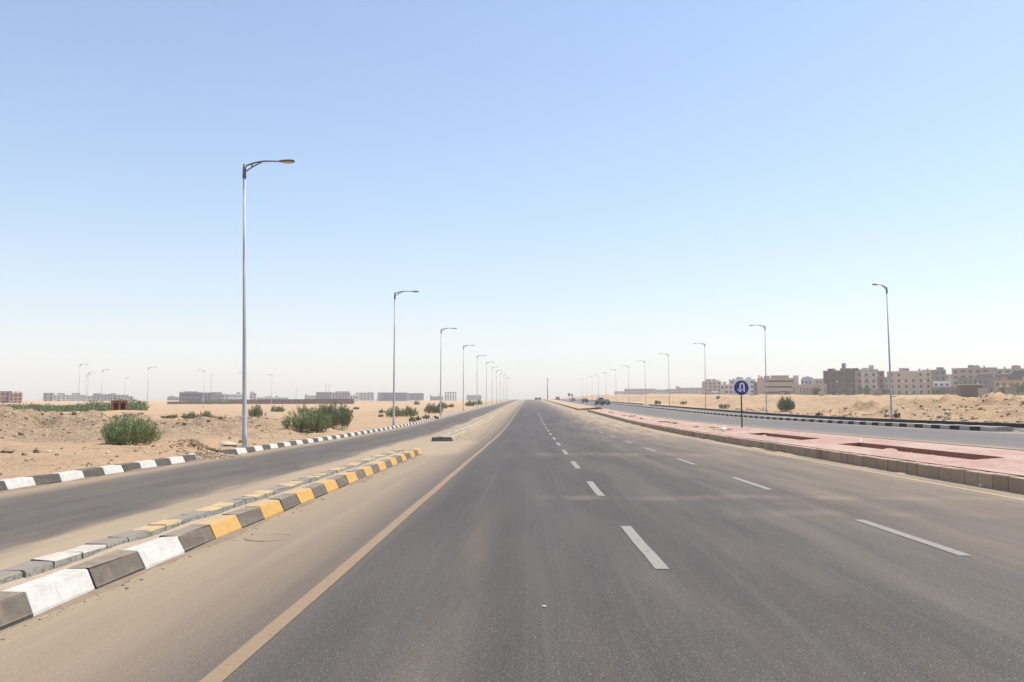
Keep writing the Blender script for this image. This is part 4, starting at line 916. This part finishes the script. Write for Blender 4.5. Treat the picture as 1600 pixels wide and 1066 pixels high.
building(494, 518, 613, 625.5, 640, 'dark grey block carrying two masts behind the brown wall', (.28, .28, .30), 3, 6, 12, 0)
building(519, 547, 613.5, 625.5, 700, 'grey block with stepped roof right of the block with masts', (.33, .33, .345), 3, 6, 12, 0, 'plain', None, ((524, 545, 612, gl),))
building(547, 560, 617, 625, 600, 'white roofless house with two dark windows above the end of the wall', (.66, .66, .66), 1, 3, 8, 0, name='house', cat='house')
building(556, 584, 613.5, 625, 950, 'pale hazy block past the end of the brown wall', (.42, .41, .42), 3, 5, 12, 0, 'plain', None, ((575, 582, 613, gl),))
building(590, 636, 613.5, 625, 720, 'long dark grey block cut by the second left lamp pole', (.27, .27, .30), 3, 10, 14, 0, 'bands')
building(636, 662, 614.5, 625, 800, 'stepped grey block right of the second left lamp pole', (.32, .32, .345), 3, 5, 12, 0, 'bands', None, ())
building(672, 692, 619.5, 624, 900, 'very low dark sheds left of the third left lamp pole', (.30, .30, .31), 1, 5, 8, 0, 'plain', None, ((672, 673.5, 616, gl), (686, 687, 616, gl)))
building(729, 752, 618, 624, 1000, 'faint battlement-like block between the fourth and fifth left lamps', (.36, .35, .37), 2, 6, 12, 0, 'plain', None, ((731, 734, 617, gl), (739, 742, 617, gl), (747, 750, 617, gl)))
# open concrete frame
p = at_y(703.5, 624, 780); zb = min(p.z, gz(p.x, p.y)); t = thing('concrete_frame', (p.x, p.y, zb - .3), 'open concrete frame of columns and a slab right of the third left lamp', 'building frame'); s = 780 / F
hh = at_y(703, 613, 780).z - zb
for i in range(5):
    for j in range(2): mb = MB(); x = (-8 + 4 * i) * s; mb.box(x - .3, x + .3, j * 6, j * 6 + .6, 0, hh); part(mb, 'column', bmat(gl), t)
for z in (hh * .45, hh): mb = MB(); mb.box(-8.6 * s, 8.6 * s, -.5, 7, z + .003, z + .5); part(mb, 'slab', bmat(gl), t)
# boundary wall, wire fence
def wall_thing():
    pts = [at_y(px, 0, d) for px, d in ((284, 345), (330, 350), (378, 356), (420, 362), (480, 368), (530, 372), (563, 376))]
    t = thing('boundary_wall', (pts[0].x, pts[0].y, gz(pts[0].x, pts[0].y)), 'long low brown brick boundary wall across the desert at left', 'wall'); mb = MB(); cp = MB()
    yt = [628, 627, 625.5, 624.3, 624, 623.6, 623.5]
    for i in range(len(pts) - 1):
        a, b = pts[i], pts[i + 1]; za, zb = gz(a.x, a.y) - .6, gz(b.x, b.y) - .6
        ta = CAM.z + ray(0 + (284, 330, 378, 420, 480, 530, 563)[i], yt[i]).z * a.y; tb = CAM.z + ray((284, 330, 378, 420, 480, 530, 563)[i + 1], yt[i + 1]).z * b.y
        mb.add([(a.x, a.y, za), (b.x, b.y, zb), (b.x, b.y, tb), (a.x, a.y, ta), (a.x, a.y + .25, za), (b.x, b.y + .25, zb), (b.x, b.y + .25, tb), (a.x, a.y + .25, ta)], [(0, 1, 2, 3), (5, 4, 7, 6), (3, 2, 6, 7), (1, 5, 6, 2), (4, 0, 3, 7)])
        n = 10
        for k in range(n):
            q = a.lerp(b, k / n); z0 = za + (zb - za) * k / n; z1 = ta + (tb - ta) * k / n
            cp.box(q.x - .2, q.x + .2, q.y - .1, q.y + .35, z0, z1 + .12)
    mesh_obj('brickwork', mb.v, mb.f, M['brick_wall'], t, t.location); mesh_obj('piers', cp.v, cp.f, M['brick_wall'], t, t.location)
wall_thing()
def wire_fence():
    t = None
    a = at_y(566, 630, 376); b = at_y(656, 629, 420)
    t = thing('wire_fence', (a.x, a.y, gz(a.x, a.y)), 'wire fence of thin posts continuing from the end of the brown wall', 'fence')
    n = 22; tops = []
    for k in range(n + 1):
        q = a.lerp(b, k / n); z = gz(q.x, q.y); mb = MB(); mb.tube([(q.x, q.y, z - .3), (q.x, q.y, z + 2.1)], .07, 6); mesh_obj('post', mb.v, mb.f, M['wood_post'], t, (q.x, q.y, z)); tops.append((q.x, q.y, z))
    mb = MB()
    for h in (.5, 1.0, 1.5, 2.0): mb.tube([(x, y, z + h) for x, y, z in tops], .012, 4)
    mesh_obj('wire', mb.v, mb.f, M['wood_post'], t, t.location)
wire_fence()
# rusty orange cabin
d = 110; p = at_y(186.5, 640.5, d); z0 = gz(p.x, p.y) - .08; hh = at_y(186, 627.2, d).z - z0; W = 20 / F * d
t = thing('open_cabin', (p.x, p.y, z0), 'rusty orange open metal cabin with dark inside, behind a green bush', 'cabin'); t.rotation_euler = (0, 0, R(25))
mb = MB(); mb.box(-W / 2, W / 2, 1.6, 1.7, 0, hh); mb.box(-W / 2, -W / 2 + .08, 0, 1.6, 0, hh); mb.box(W / 2 - .08, W / 2, 0, 1.6, 0, hh); mb.box(-.06, .1, 0, 1.6, 0, hh); part(mb, 'panels', M['dark'], t)
mb = MB(); e = .14
for x in (-W / 2, -.02, W / 2): mb.box(x - e, x + e, -.06, -.01, 0, hh + .02)
mb.box(-W / 2 + e, W / 2 - e, -.05, -.012, hh - .22, hh + .01); mb.box(-W / 2 + e, W / 2 - e, -.05, -.012, 0, .14); mb.box(W / 2 + .002, W / 2 + .05, 0, 1.7, 0, hh); part(mb, 'frame', M['rust'], t)
mb = MB(); mb.box(-W / 2 - .1, W / 2 + .1, -.1, 1.8, hh + .021, hh + .1); part(mb, 'roof', M['rust'], t)
mb = MB()
for z in (.35, .7, 1.0): mb.box(-W / 2 + .1, -.08, .2, 1.5, z, z + .05)
part(mb, 'shelf', M['rust'], t)
# service kiosks on the right bank
def kiosk(x0, x1, yt, yb, d, label, col, roof, plinth=True, name='service_kiosk', cat='kiosk'):
    p = at_y((x0 + x1) / 2, yb, d); z0 = min(gz(p.x, p.y), p.z); W = (x1 - x0) / F * d; H = at_y(x0, yt, d).z - z0; D = min(W, 2.5)
    t = thing(name, (p.x, p.y, z0), label, cat); t.rotation_euler = (0, 0, -math.atan2(p.x, p.y) * .6)
    mb = MB(); mb.box(-W / 2, W / 2, 0, D, .25, H - .12); part(mb, 'cabinet', bmat(col), t)
    mb = MB(); mb.box(-W / 2 - .07, W / 2 + .07, -.07, D + .07, H - .117, H); part(mb, 'roof', bmat(roof), t)
    mb = MB(); mb.box(-W / 2 - .06, W / 2 + .06, -.06, D + .06, -.4, .247); part(mb, 'plinth', bmat(tuple(c * .45 for c in col)), t)
    for sx in ((-.24, .24) if W > 1.2 else (0,)):
        mb = MB(); dw = W * (.21 if W > 1.2 else .4); mb.box(W * sx - dw, W * sx + dw, -.03, -.002, .38, H - .3); part(mb, 'door', bmat(tuple(c * .9 for c in col)), t)
kiosk(1503, 1534, 600.5, 620, 135, 'large brown-grey service kiosk with a pale roof edge on the right bank', (.25, .21, .175), (.62, .55, .45))
kiosk(1532, 1542, 607, 620, 130, 'cream metal cabinet attached right of the large kiosk', (.50, .45, .36), (.55, .5, .42), name='metal_cabinet', cat='cabinet')
kiosk(1575, 1587, 604.5, 621, 125, 'tall grey-beige cabinet on the bank at the right edge', (.40, .36, .30), (.42, .38, .33), name='metal_cabinet', cat='cabinet')
kiosk(1366, 1377, 610, 622, 150, 'square pinkish block cabinet on the bank left of the nearest right lamp', (.42, .335, .28), (.45, .36, .3), name='block_cabinet', cat='cabinet')
kiosk(1219, 1234, 609.5, 620.5, 190, 'low kiosk with a white roof above the olive bush', (.28, .24, .20), (.75, .72, .68))
kiosk(1233, 1239, 611, 619.5, 195, 'narrow pink cabinet right of the white roofed kiosk', (.45, .34, .29), (.5, .4, .33), name='metal_cabinet', cat='cabinet')
kiosk(1220.5, 1225, 613.5, 622.5, 185, 'small pale cabinet in front of the white roofed kiosk', (.50, .42, .36), (.52, .45, .4), name='metal_cabinet', cat='cabinet')
kiosk(1281.5, 1288, 612, 627, 125, 'white pillar box with a dark foot on the right bank', (.58, .52, .44), (.60, .54, .46), name='pillar_box', cat='cabinet')
kiosk(1316, 1319, 615.5, 619.5, 160, 'tiny white marker box on top of the bank under the brick building', (.66, .62, .56), (.66, .62, .56), name='marker_box', cat='marker')
kiosk(1173, 1178, 617, 622, 170, 'small pale box on the bank right of the blue sign', (.45, .38, .33), (.45, .38, .33), name='marker_box', cat='marker')
kiosk(1120, 1124.5, 619, 623, 180, 'small dark box on the bank left of the blue sign', (.25, .22, .20), (.28, .25, .22), name='marker_box', cat='marker')
kiosk(1343.5, 1351, 622.2, 625.5, 115, 'low dark brown block half sunk in the bank under the pink and white block', (.15, .095, .075), (.2, .13, .1), name='sunken_block', cat='block')
kiosk(1392, 1400, 621, 623.5, 118, 'low brown slab sunk in the bank right of the nearest right lamp', (.22, .16, .12), (.3, .22, .16), name='sunken_block', cat='block')
kiosk(1293, 1302, 624, 626.5, 118, 'broken ring of kerb stone on the bank right of the white pillar', (.35, .26, .18), (.4, .3, .2), name='sunken_block', cat='block')
# ------------------------------------------------------------------ vehicles (their rears face the camera)
def make_car(loc, label, pmat, van=False, s=1.0):
    t = thing('van' if van else 'car', loc, label, 'van' if van else 'car')
    L, Wd = (4.2, 1.66); H = 1.95 if van else 1.42
    prof = ([(0, .28), (.0, .95), (.06, 1.15), (.16, 1.88), (.45, H), (3.0, H), (3.6, 1.3), (4.1, 1.05), (L, .8), (L, .28)] if van else
            [(0, .3), (-.02, .7), (.06, .92), (.35, 1.0), (.85, 1.38), (1.2, H), (2.3, 1.41), (2.95, 1.0), (3.9, .86), (L, .65), (L, .28)])
    mb = MB(); n = len(prof); hw = lambda z: Wd / 2 * (1 if z < .95 else 1 - .16 * (z - .95) / .5 * (.5 if van else 1))
    vs = [(-hw(z), y, z) for y, z in prof] + [(hw(z), y, z) for y, z in prof]
    mb.add(vs, [tuple(range(n))[::-1], tuple(range(n, 2 * n))] + [(i, (i + 1) % n, n + (i + 1) % n, n + i) for i in range(n)])
    b = part(mb, 'body', pmat, t); bv = b.modifiers.new('bevel', 'BEVEL'); bv.width = .05; bv.segments = 2
    mb = MB(); i0 = 2 if van else 3; a, c = Vector((0, *prof[i0])), Vector((0, *prof[i0 + 1])); nn = Vector((0, -(c - a).z, (c - a).y)).normalized() * .012
    wv = hw(a.z) - .12; wt = hw(c.z) - .1; p0 = a.lerp(c, .1) + nn; p1 = a.lerp(c, .9) + nn
    mb.add([(-wv, p0.y, p0.z), (wv, p0.y, p0.z), (wt, p1.y, p1.z), (-wt, p1.y, p1.z)], [(0, 1, 2, 3)]); part(mb, 'rear_window', M['glass'], t)
    for sd in (-1, 1):
        mb = MB(); z0, z1 = (1.2, 1.75) if van else (1.0, 1.33); ya, yb, yc, yd = (.6, 3.1, 2.9, .6) if van else (.75, 2.75, 2.3, 1.15)
        xa, xb = sd * (hw(z0) + .008), sd * (hw(z1) + .008); q = [(xa, ya, z0), (xa, yb, z0), (xb, yc, z1), (xb, yd, z1)]
        mb.add(q, [(0, 1, 2, 3) if sd > 0 else (3, 2, 1, 0)]); part(mb, 'side_window', M['glass'], t)
        mb = MB(); x = sd * (Wd / 2 - .13); mb.box(x - .09, x + .09, -.035, .03, .62 if not van else .75, .82 if not van else 1.05); part(mb, 'tail_light', M['tail'], t)
        for yy in (.75, 3.35):
            mb = MB(); mb.tube([(sd * (Wd / 2 - .2), yy, .3), (sd * (Wd / 2 + .01), yy, .3)], .3, 18); w = part(mb, 'wheel', M['tyre'], t)
            mb = MB(); mb.tube([(sd * (Wd / 2 - .01), yy, .3), (sd * (Wd / 2 + .02), yy, .3)], .18, 14); part(mb, 'rim', M['rim'], w)
    mb = MB(); mb.box(-Wd / 2 + .02, Wd / 2 - .02, -.09, .05, .3, .5); part(mb, 'bumper', M['bumper'], t)
    mb = MB(); mb.box(-.25, .25, -.1, -.092, .52, .63); part(mb, 'number_plate', M['sign_white'], t)
    t.scale = (s, s, s); return t
def car_px(px, Xl, label, pmat, van=False, s=1.0, rz=0):
    v = ray(px, 625); d = Xl / v.x; make_car((Xl, d, gz(Xl, d)), label, pmat, van, s).rotation_euler = (0, 0, R(rz))
car_px(948, 18.9, 'small bright green car seen from behind on the far carriageway', paint('paint_green', (.004, .085, .028)), rz=4)
car_px(937.5, 17.0, 'dark navy car driving left of the green car', paint('paint_navy', (.01, .011, .022)), rz=3)
car_px(939.5, 21.0, 'pale grey van ahead of the green and navy cars', paint('paint_pale', (.42, .44, .45)), True, .95, 2)
car_px(915, 18.2, 'dark teal car farther along the far carriageway alone', paint('paint_teal', (.012, .045, .04)), rz=2)
car_px(896, 18.2, 'distant grey car beside the two grey signs', paint('paint_grey', (.2, .2, .2)))
car_px(871.5, 14.6, 'distant dark red car near the crest, right of the median', paint('paint_red', (.16, .03, .03)), False, 1.15)
car_px(838, 4.0, 'left of two tiny dark cars at the crest of the main road', paint('paint_dark', (.03, .03, .03)))
car_px(843.5, 6.0, 'right of two tiny dark cars at the crest of the main road', paint('paint_dark2', (.05, .055, .06)))
# ------------------------------------------------------------------ small things on the roads
def litter(px, py, w, label, mat='litter', h=.03):
    p = at(px, py); mb = MB(); rnd = random.Random(int(px)); n = 9
    vs = [(w * .5 * math.cos(2 * math.pi * k / n) * rnd.uniform(.6, 1.1), w * .35 * math.sin(2 * math.pi * k / n) * rnd.uniform(.6, 1.1), .006 + h * rnd.random()) for k in range(n)] + [(0, 0, h * 1.3), (0, 0, .002)]
    mb.add(vs, [(k, (k + 1) % n, n) for k in range(n)] + [((k + 1) % n, k, n + 1) for k in range(n)]); o = mb.obj('scrap', M[mat], None, p); tag(o, label, 'litter')
litter(1532.5, 762, .14, 'white scrap of litter at the foot of the brown median kerb', h=.06)
litter(850, 955, 0.04, 'small white flattened scrap in the middle of the near road', h=.012)
litter(1345, 690, .16, 'white bag scrap by the brown median kerb edge of the road', h=.05)
p = at(420, 842); mb = MB(); n = 28; r = .3
vs = [(r * k_ * math.cos(2 * math.pi * q / n), r * k_ * math.sin(2 * math.pi * q / n), z) for k_, z in ((1.0, .0), (.97, .012), (.86, .014), (.84, .009)) for q in range(n)]
mb.add(vs, [(i * n + q, i * n + (q + 1) % n, (i + 1) * n + (q + 1) % n, (i + 1) * n + q) for i in range(3) for q in range(n)] + [tuple(3 * n + q for q in range(n))])
tag(mb.obj('manhole_cover', M['road'], None, p), 'dust covered round manhole cover on the shoulder beside the near traffic island', 'manhole cover')
# ------------------------------------------------------------------ haze
if HAZE:
    mb = MB(); mb.box(-3000, 3000, -200, 2900, -3, 190); hz = mb.obj('haze', [], None)
    m = bpy.data.materials.new('haze_air'); m.use_nodes = True; nt = m.node_tree; nt.nodes.remove(nt.nodes["Principled BSDF"])
    pvn = nt.nodes.new("ShaderNodeVolumePrincipled"); pvn.inputs['Color'].default_value = (.945, .95, .95, 1); pvn.inputs['Density'].default_value = HAZE; pvn.inputs['Anisotropy'].default_value = .1
    nt.links.new(pvn.outputs[0], nt.nodes["Material Output"].inputs['Volume']); hz.data.materials.append(m); tag(hz, kind='stuff')
